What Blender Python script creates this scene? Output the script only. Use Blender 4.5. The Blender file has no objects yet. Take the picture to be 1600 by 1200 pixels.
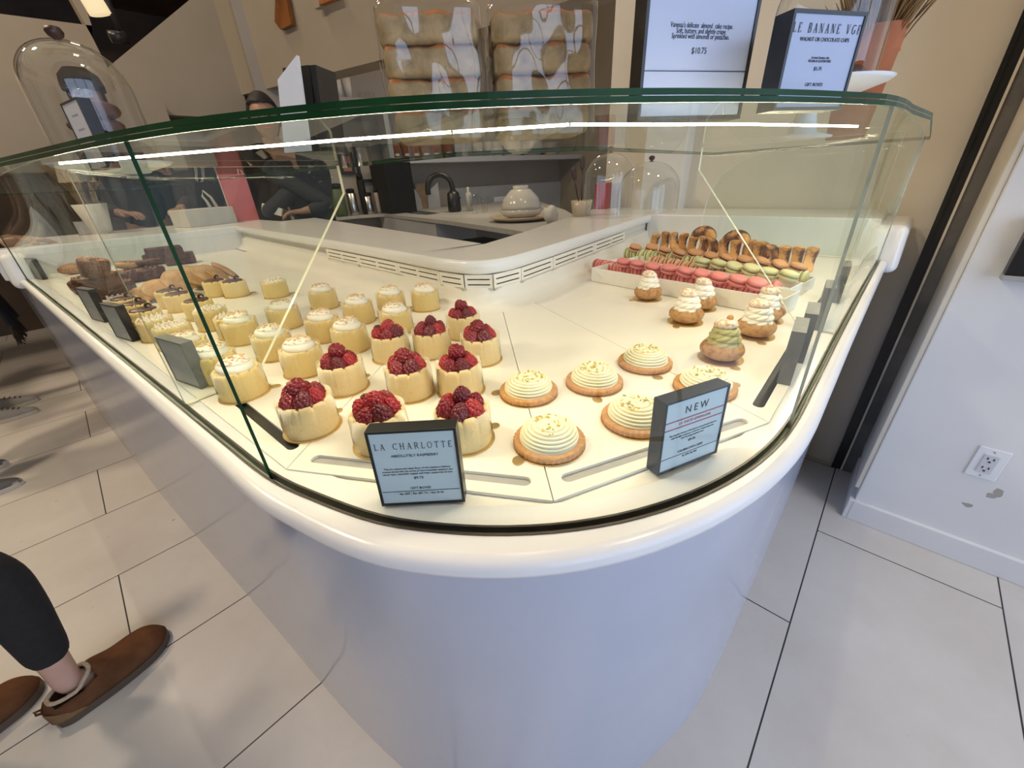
import bpy, bmesh, math, random
import numpy as np
from mathutils import Vector, Matrix
from mathutils.geometry import tessellate_polygon
random.seed(7)
S = bpy.context.scene
COL = S.collection
PI = math.pi
# ---------------------------------------------------------------- camera (wide phone lens, eye height 1.35 m)
F = 612.0
H = 1.35
_D = np.array([63., 1163., F]); _D /= np.linalg.norm(_D)
_A = np.array([650., -360., F]); _A -= _A.dot(_D) * _D; _A /= np.linalg.norm(_A)
_B = np.array([-737., -284., F]); _B -= _B.dot(_D) * _D; _B -= _B.dot(_A) * _A; _B /= np.linalg.norm(_B)
RM = np.array([_A, _B, -_D])
cd = bpy.data.cameras.new('camera'); cam = bpy.data.objects.new('camera', cd); COL.objects.link(cam)
cd.sensor_width = 36; cd.lens = F / 1600 * 36; cd.clip_start = 0.01; cd.clip_end = 60
cx_, cy_, cz_ = RM @ np.array([1, 0, 0]), RM @ np.array([0, -1, 0]), RM @ np.array([0, 0, -1])
cam.matrix_world = Matrix(((cx_[0], cy_[0], cz_[0], 0), (cx_[1], cy_[1], cz_[1], 0), (cx_[2], cy_[2], cz_[2], H), (0, 0, 0, 1)))
S.camera = cam
def at(u, v, z):
    r = RM @ np.array([u - 800, v - 600, F]); t = (z - H) / r[2]; return (float(r[0] * t), float(r[1] * t))
def on_plane(u, v, p, n):          # point of a vertical plane through plan point p with plan normal n
    r = RM @ np.array([u - 800, v - 600, F]); t = (p[0] * n[0] + p[1] * n[1]) / (r[0] * n[0] + r[1] * n[1])
    return (float(r[0] * t), float(r[1] * t), float(H + r[2] * t))
# ---------------------------------------------------------------- world, exposure, daylight
S.view_settings.view_transform = 'Standard'; S.view_settings.look = 'None'
S.view_settings.gamma = 1; S.view_settings.exposure = 0.75; S.view_settings.use_curve_mapping = False
S.cycles.use_denoising = True
S.cycles.transparent_max_bounces = 40
S.cycles.max_bounces = 10
W = bpy.data.worlds.new('world'); S.world = W; W.use_nodes = True
W.node_tree.nodes['Background'].inputs[0].default_value = (0.62, 0.74, 1.0, 1)
W.node_tree.nodes['Background'].inputs[1].default_value = 0.35
def area(name, loc, rot, sx, sy, col, power):
    d = bpy.data.lights.new(name, 'AREA'); d.shape = 'RECTANGLE'; d.size = sx; d.size_y = sy; d.color = col; d.energy = power
    o = bpy.data.objects.new(name, d); COL.objects.link(o); o.location = loc; o.rotation_euler = rot; return o
area('window_daylight', (0.4, -2.75, 1.55), (PI / 2, 0, 0), 5.0, 2.2, (0.58, 0.73, 1.0), 66)
for i, (x, y, p) in enumerate([(0.9, 0.7, 6), (-1.3, 2.6, 42), (-1.6, 4.4, 34), (2.5, 2.5, 24), (1.1, 4.4, 6), (1.4, -1.1, 14)]):
    area('ceiling_downlight', (x, y, 4.4), (0, 0, 0), 0.35, 0.35, (1.0, 0.80, 0.58), p)
area('kitchen_fill_light', (2.9, 2.6, 2.7), (0, 0, 0), 0.5, 0.2, (1.0, 0.80, 0.58), 9)  # added fill to brighten the kitchen wall, no fixture behind it
# ---------------------------------------------------------------- materials
def mat(name, col, rough=0.5, metal=0.0, spec=0.5, noise=0, amt=0.12, bump=0, bscale=None, coat=0, sss=0, col2=None, emit=None, es=0, alpha=None, lo=0.35, hi=0.65, det=4):
    m = bpy.data.materials.new(name); m.use_nodes = True; nt = m.node_tree; b = nt.nodes['Principled BSDF']
    b.inputs['Base Color'].default_value = (*col, 1); b.inputs['Roughness'].default_value = rough
    b.inputs['Metallic'].default_value = metal; b.inputs['Specular IOR Level'].default_value = spec
    b.inputs['Coat Weight'].default_value = coat
    if coat: b.inputs['Coat Roughness'].default_value = 0.05
    if sss:
        b.inputs['Subsurface Weight'].default_value = sss; b.inputs['Subsurface Radius'].default_value = (0.6, 0.35, 0.2); b.inputs['Subsurface Scale'].default_value = 0.006
    if emit: b.inputs['Emission Color'].default_value = (*emit, 1); b.inputs['Emission Strength'].default_value = es
    if noise or bump:
        tc = nt.nodes.new('ShaderNodeTexCoord')
        if noise:
            n = nt.nodes.new('ShaderNodeTexNoise'); n.inputs['Scale'].default_value = noise; n.inputs['Detail'].default_value = det
            nt.links.new(tc.outputs['Object'], n.inputs['Vector'])
            r = nt.nodes.new('ShaderNodeValToRGB'); r.color_ramp.elements[0].position = lo; r.color_ramp.elements[1].position = hi
            c2 = col2 or tuple(c * (1 - amt) for c in col)
            r.color_ramp.elements[0].color = (*c2, 1); r.color_ramp.elements[1].color = (*col, 1)
            nt.links.new(n.outputs['Fac'], r.inputs['Fac']); nt.links.new(r.outputs['Color'], b.inputs['Base Color'])
        if bump:
            n2 = nt.nodes.new('ShaderNodeTexNoise'); n2.inputs['Scale'].default_value = bscale or noise or 100; n2.inputs['Detail'].default_value = 4
            nt.links.new(tc.outputs['Object'], n2.inputs['Vector'])
            bp = nt.nodes.new('ShaderNodeBump'); bp.inputs['Strength'].default_value = bump; bp.inputs['Distance'].default_value = 0.002
            nt.links.new(n2.outputs['Fac'], bp.inputs['Height']); nt.links.new(bp.outputs['Normal'], b.inputs['Normal'])
    return m
def glassmat(name, tint=(1, 1, 1), ior=1.45, rough=0.0, refl=(1, 1, 1), haze=0.0, boost=1.0, crinkle=0):
    m = bpy.data.materials.new(name); m.use_nodes = True; nt = m.node_tree; nt.nodes.clear()
    out = nt.nodes.new('ShaderNodeOutputMaterial'); tr = nt.nodes.new('ShaderNodeBsdfTransparent'); gl = nt.nodes.new('ShaderNodeBsdfGlossy')
    fr = nt.nodes.new('ShaderNodeFresnel'); mx = nt.nodes.new('ShaderNodeMixShader'); mul = nt.nodes.new('ShaderNodeMath'); mul.operation = 'MULTIPLY'; mul.use_clamp = True
    tr.inputs[0].default_value = (*tint, 1); gl.inputs['Color'].default_value = (*refl, 1); gl.inputs['Roughness'].default_value = rough
    fr.inputs['IOR'].default_value = ior; mul.inputs[1].default_value = boost
    geo = nt.nodes.new('ShaderNodeNewGeometry'); inv = nt.nodes.new('ShaderNodeMath'); inv.operation = 'SUBTRACT'; inv.inputs[0].default_value = 1
    m2 = nt.nodes.new('ShaderNodeMath'); m2.operation = 'MULTIPLY'          # reflect on the outer side of each face only
    nt.links.new(geo.outputs['Backfacing'], inv.inputs[1]); nt.links.new(fr.outputs[0], mul.inputs[0])
    nt.links.new(mul.outputs[0], m2.inputs[0]); nt.links.new(inv.outputs[0], m2.inputs[1])
    nt.links.new(m2.outputs[0], mx.inputs[0]); nt.links.new(tr.outputs[0], mx.inputs[1]); nt.links.new(gl.outputs[0], mx.inputs[2])
    if crinkle:
        tc = nt.nodes.new('ShaderNodeTexCoord'); n = nt.nodes.new('ShaderNodeTexNoise'); n.inputs['Scale'].default_value = crinkle; n.inputs['Detail'].default_value = 2
        nt.links.new(tc.outputs['Object'], n.inputs['Vector']); bp = nt.nodes.new('ShaderNodeBump'); bp.inputs['Strength'].default_value = 0.18; bp.inputs['Distance'].default_value = 0.02
        nt.links.new(n.outputs['Fac'], bp.inputs['Height']); nt.links.new(bp.outputs['Normal'], gl.inputs['Normal'])
    last = mx
    if haze:
        df = nt.nodes.new('ShaderNodeBsdfDiffuse'); df.inputs[0].default_value = (1, 1, 1, 1); m3 = nt.nodes.new('ShaderNodeMixShader'); m3.inputs[0].default_value = haze
        nt.links.new(mx.outputs[0], m3.inputs[1]); nt.links.new(df.outputs[0], m3.inputs[2]); last = m3
    nt.links.new(last.outputs[0], out.inputs[0]); return m
M = {}
M['wall'] = mat('plaster_wall', (0.34, 0.295, 0.23), 0.75, noise=3, amt=0.05, bump=0.1, bscale=60)
M['wall_white'] = mat('white_painted_wall', (0.80, 0.79, 0.78), 0.6, noise=4, amt=0.04, bump=0.1, bscale=80)
M['cream_wall'] = mat('cream_painted_wall', (0.76, 0.70, 0.59), 0.6, noise=4, amt=0.06)
M['ceiling'] = mat('ceiling_paint', (0.5, 0.44, 0.36), 0.8, noise=3, amt=0.05)
M['corian'] = mat('white_solid_surface', (0.80, 0.795, 0.79), 0.22, spec=0.45, noise=6, amt=0.03)
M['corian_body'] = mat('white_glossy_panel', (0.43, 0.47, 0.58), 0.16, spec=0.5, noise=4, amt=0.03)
M['deck'] = mat('cream_display_deck', (0.86, 0.82, 0.74), 0.3, spec=0.4, noise=9, amt=0.03)
M['black'] = mat('black_plastic', (0.012, 0.012, 0.013), 0.35, noise=60, amt=0.3)
M['gap'] = mat('dark_gap', (0.035, 0.03, 0.025), 0.8, noise=50, amt=0.3)
M['slot'] = mat('grey_slot_floor', (0.42, 0.41, 0.40), 0.6, noise=50, amt=0.1)
M['track'] = mat('brown_metal_track', (0.10, 0.085, 0.07), 0.3, metal=0.7, noise=40, amt=0.2)
M['steel'] = mat('brushed_steel', (0.55, 0.55, 0.54), 0.28, metal=1, noise=80, amt=0.1)
M['glass'] = glassmat('case_glass', (0.965, 0.985, 0.97), 1.38, boost=0.5)
M['glass_inner'] = glassmat('laminated_glass_core', (0.99, 0.995, 0.99), 1.38, boost=0.0)
M['clear'] = glassmat('clear_thin_glass', (0.97, 0.975, 0.975), 1.45, boost=1.6)
M['acetate'] = glassmat('clear_acetate', (0.985, 0.98, 0.96), 1.35, rough=0.06)
M['bag'] = glassmat('clear_cellophane', (0.97, 0.97, 0.96), 1.5, rough=0.04, boost=1.4, crinkle=4)
M['glass_edge'] = mat('green_glass_edge', (0.014, 0.062, 0.020), 0.3, spec=0.12, noise=14, amt=0.45)
M['seam_edge'] = mat('dark_seam_glass_edge', (0.010, 0.040, 0.018), 0.4, spec=0.1, noise=30, amt=0.4)
M['lit_edge'] = mat('lit_glass_edge', (0.90, 0.86, 0.66), 0.2, spec=0.6, noise=60, amt=0.08)  # strip light caught in the divider edges, put into a pale warm colour
M['grey_edge'] = mat('grey_polished_glass_edge', (0.36, 0.40, 0.38), 0.25, spec=0.5, noise=30, amt=0.2)
M['outlet_w'] = mat('white_light_profile', (0.7, 0.68, 0.6), 0.5, noise=30, amt=0.05)
M['pale_edge'] = mat('pale_green_glass_edge', (0.42, 0.50, 0.38), 0.12, spec=0.6, noise=30, amt=0.25)
M['led'] = mat('led_strip', (1, 0.9, 0.7), 0.4, emit=(1.0, 0.84, 0.58), es=34, noise=20, amt=0.02)
# ---------------------------------------------------------------- mesh helpers
def obj(name, me, m=None, parent=None, loc=None, rot=None):
    o = bpy.data.objects.new(name, me); COL.objects.link(o)
    if m is not None and me is not None and len(me.materials) == 0: me.materials.append(m)
    if parent: o.parent = parent
    if loc is not None: o.location = loc
    if rot is not None: o.rotation_euler = rot
    return o
def empty(name, loc=(0, 0, 0), rz=0, rot=None):
    o = bpy.data.objects.new(name, None); COL.objects.link(o); o.location = loc; o.rotation_euler = rot or (0, 0, rz); o.empty_display_size = 0.02; return o
def tag(o, label, cat, group=None, kind=None):
    o['label'] = label; o['category'] = cat
    if group: o['group'] = group
    if kind: o['kind'] = kind
    return o
def struct(o, label=None):
    o['kind'] = 'structure'
    if label: o['label'] = label
    return o
class MB:
    def __init__(s): s.v = []; s.f = []; s.sm = []; s.mi = []; s.cur = 0
    def add(s, vs, fs, smooth=False):
        b = len(s.v); s.v += [tuple(float(c) for c in v) for v in vs]
        for f in fs: s.f.append([b + i for i in f]); s.sm.append(smooth); s.mi.append(s.cur)
        return s
    def box(s, c, d, rz=0, R=None, taper=1.0):
        vs = []
        for sz in (-1, 1):
            k = taper if sz > 0 else 1.0
            for sx, sy in ((-1, -1), (1, -1), (1, 1), (-1, 1)): vs.append(Vector((sx * d[0] / 2 * k, sy * d[1] / 2 * k, sz * d[2] / 2)))
        q = R if R is not None else Matrix.Rotation(rz, 3, 'Z')
        vs = [q @ v + Vector(c) for v in vs]
        return s.add(vs, [(3, 2, 1, 0), (4, 5, 6, 7), (0, 1, 5, 4), (1, 2, 6, 5), (2, 3, 7, 6), (3, 0, 4, 7)])
    def lathe(s, prof, n=32, c=(0, 0, 0), fr=None, fz=None, smooth=True, cap=True):
        vs = []; fs = []
        for i, (r, z) in enumerate(prof):
            for j in range(n):
                a = 2 * PI * j / n; rr = r * (fr(a, i, r, z) if fr else 1); zz = z + (fz(a, i, r, z) if fz else 0)
                vs.append((c[0] + rr * math.cos(a), c[1] + rr * math.sin(a), c[2] + zz))
        for i in range(len(prof) - 1):
            for j in range(n): k = (j + 1) % n; fs.append((i * n + j, i * n + k, (i + 1) * n + k, (i + 1) * n + j))
        if cap:
            if prof[0][0] > 1e-6: fs.append(tuple(range(n))[::-1])
            if prof[-1][0] > 1e-6: fs.append(tuple((len(prof) - 1) * n + j for j in range(n)))
        return s.add(vs, fs, smooth)
    def tube(s, pts, r, n=8, closed=False, smooth=True):
        P = [Vector(p) for p in pts]; L = len(P); vs = []; fs = []
        up = Vector((0, 0, 1)); prev = None
        for i, p in enumerate(P):
            d = (P[(i + 1) % L] - P[i - 1]) if closed else (P[min(i + 1, L - 1)] - P[max(i - 1, 0)])
            d = d.normalized() if d.length > 1e-9 else Vector((0, 0, 1))
            a = prev if prev is not None else (up if abs(d.z) < 0.95 else Vector((1, 0, 0)))
            x = d.cross(a); x = x.normalized() if x.length > 1e-6 else Vector((1, 0, 0)); y = x.cross(d).normalized(); prev = y
            rr = r[i] if isinstance(r, (list, tuple)) else r
            for j in range(n):
                t = 2 * PI * j / n; vs.append(p + (x * math.cos(t) + y * math.sin(t)) * rr)
        for i in range(L if closed else L - 1):
            for j in range(n):
                k = (j + 1) % n; i2 = (i + 1) % L; fs.append((i * n + k, i * n + j, i2 * n + j, i2 * n + k))
        if not closed: fs += [tuple(range(n)), tuple((L - 1) * n + j for j in range(n))[::-1]]
        return s.add(vs, fs, smooth)
    def plate(s, outer, holes=(), f=None, t=0.003, sides_mat=None):
        """polygon with holes; f maps (a, b, h) to 3-D; thickness along -h"""
        loops = [list(outer)] + [list(h) for h in holes]
        tri = tessellate_polygon([[Vector((p[0], p[1], 0)) for p in l] for l in loops])
        flat = [p for l in loops for p in l]; n = len(flat)
        f = f or (lambda a, b, h: (a, b, h))
        def area2(t_): (a, b, c) = (flat[i] for i in t_); return (b[0] - a[0]) * (c[1] - a[1]) - (c[0] - a[0]) * (b[1] - a[1])
        tri = [t_ if area2(t_) > 0 else t_[::-1] for t_ in tri]
        vs = [f(p[0], p[1], 0) for p in flat] + [f(p[0], p[1], -t) for p in flat]
        s.add(vs, [tuple(t_) for t_ in tri] + [tuple(n + i for i in t_[::-1]) for t_ in tri])
        b = len(s.v) - 2 * n; o = 0; old = s.cur
        if sides_mat is not None: s.cur = sides_mat
        for li, l in enumerate(loops):
            m = len(l); ar = sum(l[i][0] * l[(i + 1) % m][1] - l[(i + 1) % m][0] * l[i][1] for i in range(m))
            ccw = (ar > 0) == (li == 0)
            for i in range(m):
                i2 = (i + 1) % m; q = [b + o + i, b + n + o + i, b + n + o + i2, b + o + i2]
                s.f.append(q if ccw else q[::-1]); s.sm.append(False); s.mi.append(s.cur)
            o += m
        s.cur = old; return s
    def mesh(s, name):
        me = bpy.data.meshes.new(name); me.from_pydata(s.v, [], s.f)
        me.polygons.foreach_set('use_smooth', s.sm); me.polygons.foreach_set('material_index', s.mi); me.update(); return me
    def build(s, name, m=None, parent=None, loc=None, rot=None, bevel=0, seg=2, mats=None):
        me = s.mesh(name)
        for x in (mats or ([m] if m else [])): me.materials.append(x)
        o = obj(name, me, None, parent, loc, rot)
        if bevel: b = o.modifiers.new('bevel', 'BEVEL'); b.width = bevel; b.segments = seg; b.limit_method = 'ANGLE'; b.angle_limit = 0.6; b.harden_normals = False
        return o
def dup(root, loc=None, rz=None, rot=None, label=None, group=None, scale=None):
    def cp(o, par):
        c = o.copy(); COL.objects.link(c)
        if par: c.parent = par
        for ch in [x for x in root_children[o.name]]: cp(ch, c)
        return c
    root_children = {}
    def walk(o):
        root_children[o.name] = list(o.children)
        for c in o.children: walk(c)
    walk(root); r = cp(root, None)
    if loc is not None: r.location = loc
    if rz is not None: r.rotation_euler = (0, 0, rz)
    if rot is not None: r.rotation_euler = rot
    if scale is not None: r.scale = (scale,) * 3 if not isinstance(scale, tuple) else scale
    if label: r['label'] = label
    if group: r['group'] = group
    return r
def spline(pts, n=8):
    """Catmull-Rom through plan points"""
    P = [Vector(p) for p in pts]; out = []
    for i in range(len(P) - 1):
        p0 = P[max(i - 1, 0)]; p1 = P[i]; p2 = P[i + 1]; p3 = P[min(i + 2, len(P) - 1)]
        for k in range(n):
            t = k / n; out.append(0.5 * ((2 * p1) + (-p0 + p2) * t + (2 * p0 - 5 * p1 + 4 * p2 - p3) * t * t + (-p0 + 3 * p1 - 3 * p2 + p3) * t ** 3))
    out.append(P[-1]); return out
def resample(P, n):
    L = [0]
    for a, b in zip(P, P[1:]): L.append(L[-1] + (b - a).length)
    out = []; j = 0
    for k in range(n):
        t = L[-1] * k / (n - 1)
        while j < len(P) - 2 and L[j + 1] < t: j += 1
        out.append(P[j].lerp(P[j + 1], (t - L[j]) / max(L[j + 1] - L[j], 1e-9)))
    return out
def normals2(P):   # left-hand plan normals
    out = []
    for i in range(len(P)):
        d = P[min(i + 1, len(P) - 1)] - P[max(i - 1, 0)]; d = Vector((d.x, d.y)).normalized(); out.append(Vector((-d.y, d.x)))
    return out
def sweep(P, prof, closed_prof=False, smooth=True, widths=None):
    """sweep a (offset, z) profile along plan polyline P; offset is along the right-hand (outward) normal"""
    N = normals2(P); vs = []; m = len(prof)
    for i, p in enumerate(P):
        for (o_, z) in prof:
            k = widths[i] if widths else 1.0
            q = p - N[i] * (o_ * k); vs.append((q.x, q.y, z))
    fs = []
    for i in range(len(P) - 1):
        for j in range(m if closed_prof else m - 1):
            j2 = (j + 1) % m; fs.append((i * m + j, (i + 1) * m + j, (i + 1) * m + j2, i * m + j2))
    if closed_prof: fs += [tuple(range(m))[::-1], tuple((len(P) - 1) * m + j for j in range(m))]
    return vs, fs
ORD = ['first', 'second', 'third', 'fourth', 'fifth', 'sixth', 'seventh', 'eighth', 'ninth', 'tenth', 'eleventh', 'twelfth', 'thirteenth', 'fourteenth', 'fifteenth', 'sixteenth', 'seventeenth', 'eighteenth', 'nineteenth', 'twentieth', 'twenty-first', 'twenty-second', 'twenty-third', 'twenty-fourth', 'twenty-fifth', 'twenty-sixth']
# ================================================================ ROOM
def floor_material():
    m = bpy.data.materials.new('limestone_floor_tiles'); m.use_nodes = True; nt = m.node_tree; b = nt.nodes['Principled BSDF']
    tc = nt.nodes.new('ShaderNodeTexCoord'); mp = nt.nodes.new('ShaderNodeMapping'); br = nt.nodes.new('ShaderNodeTexBrick')
    mp.inputs['Location'].default_value = (0.355 + 5.04, 0.105 + 5.1, 0)
    br.offset = 0.5; br.offset_frequency = 2; br.inputs['Scale'].default_value = 1.0; br.inputs['Mortar Size'].default_value = 0.0022
    br.inputs['Mortar Smooth'].default_value = 0.1; br.inputs['Brick Width'].default_value = 1.008; br.inputs['Row Height'].default_value = 0.51
    br.inputs['Color1'].default_value = (0.68, 0.65, 0.61, 1); br.inputs['Color2'].default_value = (0.64, 0.615, 0.585, 1); br.inputs['Mortar'].default_value = (0.03, 0.028, 0.03, 1)
    nt.links.new(tc.outputs['Object'], mp.inputs[0]); nt.links.new(mp.outputs[0], br.inputs['Vector'])
    n = nt.nodes.new('ShaderNodeTexNoise'); n.inputs['Scale'].default_value = 2.2; n.inputs['Detail'].default_value = 9; n.inputs['Roughness'].default_value = 0.65
    nt.links.new(tc.outputs['Object'], n.inputs['Vector'])
    r = nt.nodes.new('ShaderNodeValToRGB'); r.color_ramp.elements[0].position = 0.3; r.color_ramp.elements[1].position = 0.7
    r.color_ramp.elements[0].color = (0.86, 0.84, 0.82, 1); r.color_ramp.elements[1].color = (1, 1, 1, 1)
    nt.links.new(n.outputs['Fac'], r.inputs['Fac'])
    mx = nt.nodes.new('ShaderNodeMix'); mx.data_type = 'RGBA'; mx.blend_type = 'MULTIPLY'; mx.inputs[0].default_value = 1
    nt.links.new(br.outputs['Color'], mx.inputs[6]); nt.links.new(r.outputs['Color'], mx.inputs[7])
    n3 = nt.nodes.new('ShaderNodeTexNoise'); n3.inputs['Scale'].default_value = 26; n3.inputs['Detail'].default_value = 3   # small scuffs
    nt.links.new(tc.outputs['Object'], n3.inputs['Vector'])
    r3 = nt.nodes.new('ShaderNodeValToRGB'); r3.color_ramp.elements[0].position = 0.22; r3.color_ramp.elements[1].position = 0.27
    r3.color_ramp.elements[0].color = (0.55, 0.52, 0.5, 1); r3.color_ramp.elements[1].color = (1, 1, 1, 1); nt.links.new(n3.outputs['Fac'], r3.inputs['Fac'])
    m2 = nt.nodes.new('ShaderNodeMix'); m2.data_type = 'RGBA'; m2.blend_type = 'MULTIPLY'; m2.inputs[0].default_value = 1
    nt.links.new(mx.outputs[2], m2.inputs[6]); nt.links.new(r3.outputs['Color'], m2.inputs[7]); nt.links.new(m2.outputs[2], b.inputs['Base Color'])
    b.inputs['Roughness'].default_value = 0.42; b.inputs['Specular IOR Level'].default_value = 0.4
    bp = nt.nodes.new('ShaderNodeBump'); bp.inputs['Strength'].default_value = 0.5; bp.inputs['Distance'].default_value = 0.002; bp.invert = True
    nt.links.new(br.outputs['Fac'], bp.inputs['Height']); nt.links.new(bp.outputs[0], b.inputs['Normal']); return m
M['floor'] = floor_material()
struct(MB().box((0.5, 2.2, -0.05), (10, 10.4, 0.1)).build('floor', M['floor']))
struct(MB().box((0.5, 2.2, 4.65), (10, 10.4, 0.1)).build('ceiling', M['ceiling']))
struct(MB().box((-4.45, 2.2, 2.3), (0.1, 10.4, 4.6)).build('wall_left', M['wall']))
M['dark_wood'] = mat('dark_wood_wall', (0.10, 0.065, 0.04), 0.6, noise=2, amt=0.5)
struct(MB().box((0.5, 7.4, 2.3), (10, 0.1, 4.6)).build('wall_far', M['dark_wood']))
struct(MB().box((5.45, 4.3, 2.3), (0.1, 6.2, 4.6)).build('wall_kitchen_side', M['wall']))
# street side: wall with a wide window
def XZ(y0): return lambda a, b, h: (a, y0 - h, b)
w = MB().plate([(-4.4, 0), (5.4, 0), (5.4, 4.6), (-4.4, 4.6)], [[(-2.2, 0.35), (3.1, 0.35), (3.1, 2.75), (-2.2, 2.75)]], XZ(-2.5), 0.12)
struct(w.build('wall_front', M['wall_white']))
f = MB()
for x in (-2.17, -0.5, 0.75, 2.0, 3.07): f.box((x, -2.55, 1.55), (0.06, 0.08, 2.4))
for z in (0.38, 1.9, 2.72): f.box((0.45, -2.55, z), (5.3, 0.08, 0.06))
struct(f.build('window_1', M['black']))
# wall to the right of the counter: near projecting piece with the power outlet, recess, far piece
XR, XN, YN = 2.2, 1.83, -0.184
struct(MB().box((XN + 0.5, (YN - 2.5) / 2, 2.3), (1.0, -2.5 - YN if YN < -2.5 else (YN + 2.5), 4.6)).build('wall_right', M['wall_white'], bevel=0.004))
struct(MB().box((XR + 0.15, 0.58, 2.3), (0.3, 1.44 + 0.0, 4.6)).build('wall_niche', M['cream_wall']))
struct(MB().box((XN - 0.008, (YN - 2.5) / 2 + 0.004, 0.048), (0.018, YN + 2.5 - 0.004, 0.096)).box((XN + 0.17, YN + 0.008, 0.048), (0.37, 0.018, 0.096)).build('baseboard_right', M['wall_white'], bevel=0.003))
# cream corner return with a flat trim strip, the black channel and the grey channel in the recess
struct(MB().box((2.0, YN + 0.008, 2.35), (0.33, 0.016, 4.4)).build('trim_1', M['cream_wall'], bevel=0.003))
ch = MB()
ch.box((2.185, -0.105, 2.3), (0.03, 0.033, 4.6)); ch.box((2.172, -0.093, 2.3), (0.02, 0.012, 4.6))
struct(ch.build('trim_2', M['black']))
struct(MB().box((2.18, -0.126, 2.3), (0.035, 0.007, 4.6)).build('trim_3', M['cream_wall']))
M['grey_channel'] = mat('grey_painted_channel', (0.17, 0.16, 0.15), 0.5, noise=9, amt=0.35)
struct(MB().box((2.185, -0.150, 2.3), (0.03, 0.041, 4.6)).build('trim_4', M['grey_channel']))
# chipped plaster patches under the outlet are in the wall's own material
def patched():
    m = M['wall_white'].copy(); m.name = 'white_wall_with_chipped_paint'; nt = m.node_tree; b = nt.nodes['Principled BSDF']
    src = b.inputs['Base Color'].links[0].from_socket; tc = nt.nodes.new('ShaderNodeTexCoord'); prev = src
    n = nt.nodes.new('ShaderNodeTexNoise'); n.inputs['Scale'].default_value = 35; nt.links.new(tc.outputs['Object'], n.inputs['Vector'])
    off = nt.nodes.new('ShaderNodeVectorMath'); off.operation = 'SCALE'; off.inputs['Scale'].default_value = 0.03; nt.links.new(n.outputs['Color'], off.inputs[0])
    for (yy, zz, ry, rz) in ((-0.503, 0.325, 0.013, 0.019), (-0.495, 0.305, 0.012, 0.012), (-0.46, 0.24, 0.014, 0.010), (-0.565, 0.43, 0.02, 0.012)):
        ad = nt.nodes.new('ShaderNodeVectorMath'); ad.operation = 'ADD'; nt.links.new(tc.outputs['Object'], ad.inputs[0]); nt.links.new(off.outputs[0], ad.inputs[1])
        mp = nt.nodes.new('ShaderNodeMapping'); mp.vector_type = 'TEXTURE'; mp.inputs['Location'].default_value = (XN + 0.015, yy + 0.015, zz + 0.015); mp.inputs['Scale'].default_value = (1, ry, rz)
        nt.links.new(ad.outputs[0], mp.inputs[0]); g = nt.nodes.new('ShaderNodeVectorMath'); g.operation = 'LENGTH'; nt.links.new(mp.outputs[0], g.inputs[0])
        lt = nt.nodes.new('ShaderNodeMath'); lt.operation = 'LESS_THAN'; lt.inputs[1].default_value = 1.0; nt.links.new(g.outputs['Value'], lt.inputs[0])
        mx = nt.nodes.new('ShaderNodeMix'); mx.data_type = 'RGBA'; nt.links.new(lt.outputs[0], mx.inputs[0]); nt.links.new(prev, mx.inputs[6]); mx.inputs[7].default_value = (0.40, 0.37, 0.33, 1); prev = mx.outputs[2]
    nt.links.new(prev, b.inputs['Base Color']); return m
wr = bpy.data.objects['wall_right']
_v = wr.location.copy()
for v in wr.data.vertices: v.co += wr.location
wr.data.materials.clear(); wr.data.materials.append(patched())
# power outlet
t = tag(empty('power_outlet', (XN - 0.003, -0.445, 0.42)), 'white rectangular wall power outlet with two sockets above the baseboard', 'power outlet')
M['outlet'] = mat('white_outlet_plastic', (0.85, 0.86, 0.88), 0.3, noise=30, amt=0.02)
MB().box((0, 0, 0), (0.005, 0.072, 0.118)).build('cover_plate', M['outlet'], t, bevel=0.002)
M['outlet_face'] = mat('outlet_face_plastic', (0.66, 0.66, 0.69), 0.35, noise=30, amt=0.03)
MB().box((-0.004, 0, 0), (0.004, 0.036, 0.072)).build('socket_insert', M['outlet_face'], t, bevel=0.0015)
for z in (0.018, -0.018):
    s = MB()
    for y in (-0.007, 0.007): s.box((-0.0065, y, z + 0.004), (0.002, 0.0025, 0.008))
    s.box((-0.0065, 0, z - 0.008), (0.002, 0.005, 0.005)); s.build('socket', M['black'], t)
for z in (0.048, -0.048): MB().lathe([(0.003, 0), (0.003, 0.001)], 10).build('screw', M['steel'], t, (-0.0028, 0, z), (0, -PI / 2, 0))
# small dark wall niche at the right picture edge
t = tag(empty('wall_shelf_niche', (XN - 0.02, -0.34, 1.11)), 'black recessed wall box with pale sill at the right wall', 'wall box')
nb = MB(); nb.box((0, 0, 0.0), (0.045, 0.16, 0.15)); nb.build('box', M['black'], t, bevel=0.003)
MB().box((-0.002, 0, -0.082), (0.05, 0.164, 0.014)).build('sill', M['slot'], t)
# ---------------------------------------------------------------- kitchen shell
KP = (2.685, 4.567); kd = Vector((3.63, -0.78)).normalized(); kn = (-kd.y, kd.x)
def kpt(s, off=0): return (KP[0] + kd.x * s + kd.y * off, KP[1] + kd.y * s - kd.x * off)     # off > 0 comes towards the camera
KA = math.atan2(kd.y, kd.x)
def kbox(mb, s0, s1, o0, o1, z0, z1):
    c = kpt((s0 + s1) / 2, (o0 + o1) / 2); mb.box((c[0], c[1], (z0 + z1) / 2), (s1 - s0, abs(o1 - o0), z1 - z0), KA); return mb
M['kitchen_wall'] = mat('kitchen_wall_paint', (0.33, 0.295, 0.255), 0.6, noise=3, amt=0.08)
struct(kbox(MB(), -0.98, 2.85, -0.1, 0, 0, 4.6).build('wall_back', M['kitchen_wall']))
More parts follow.
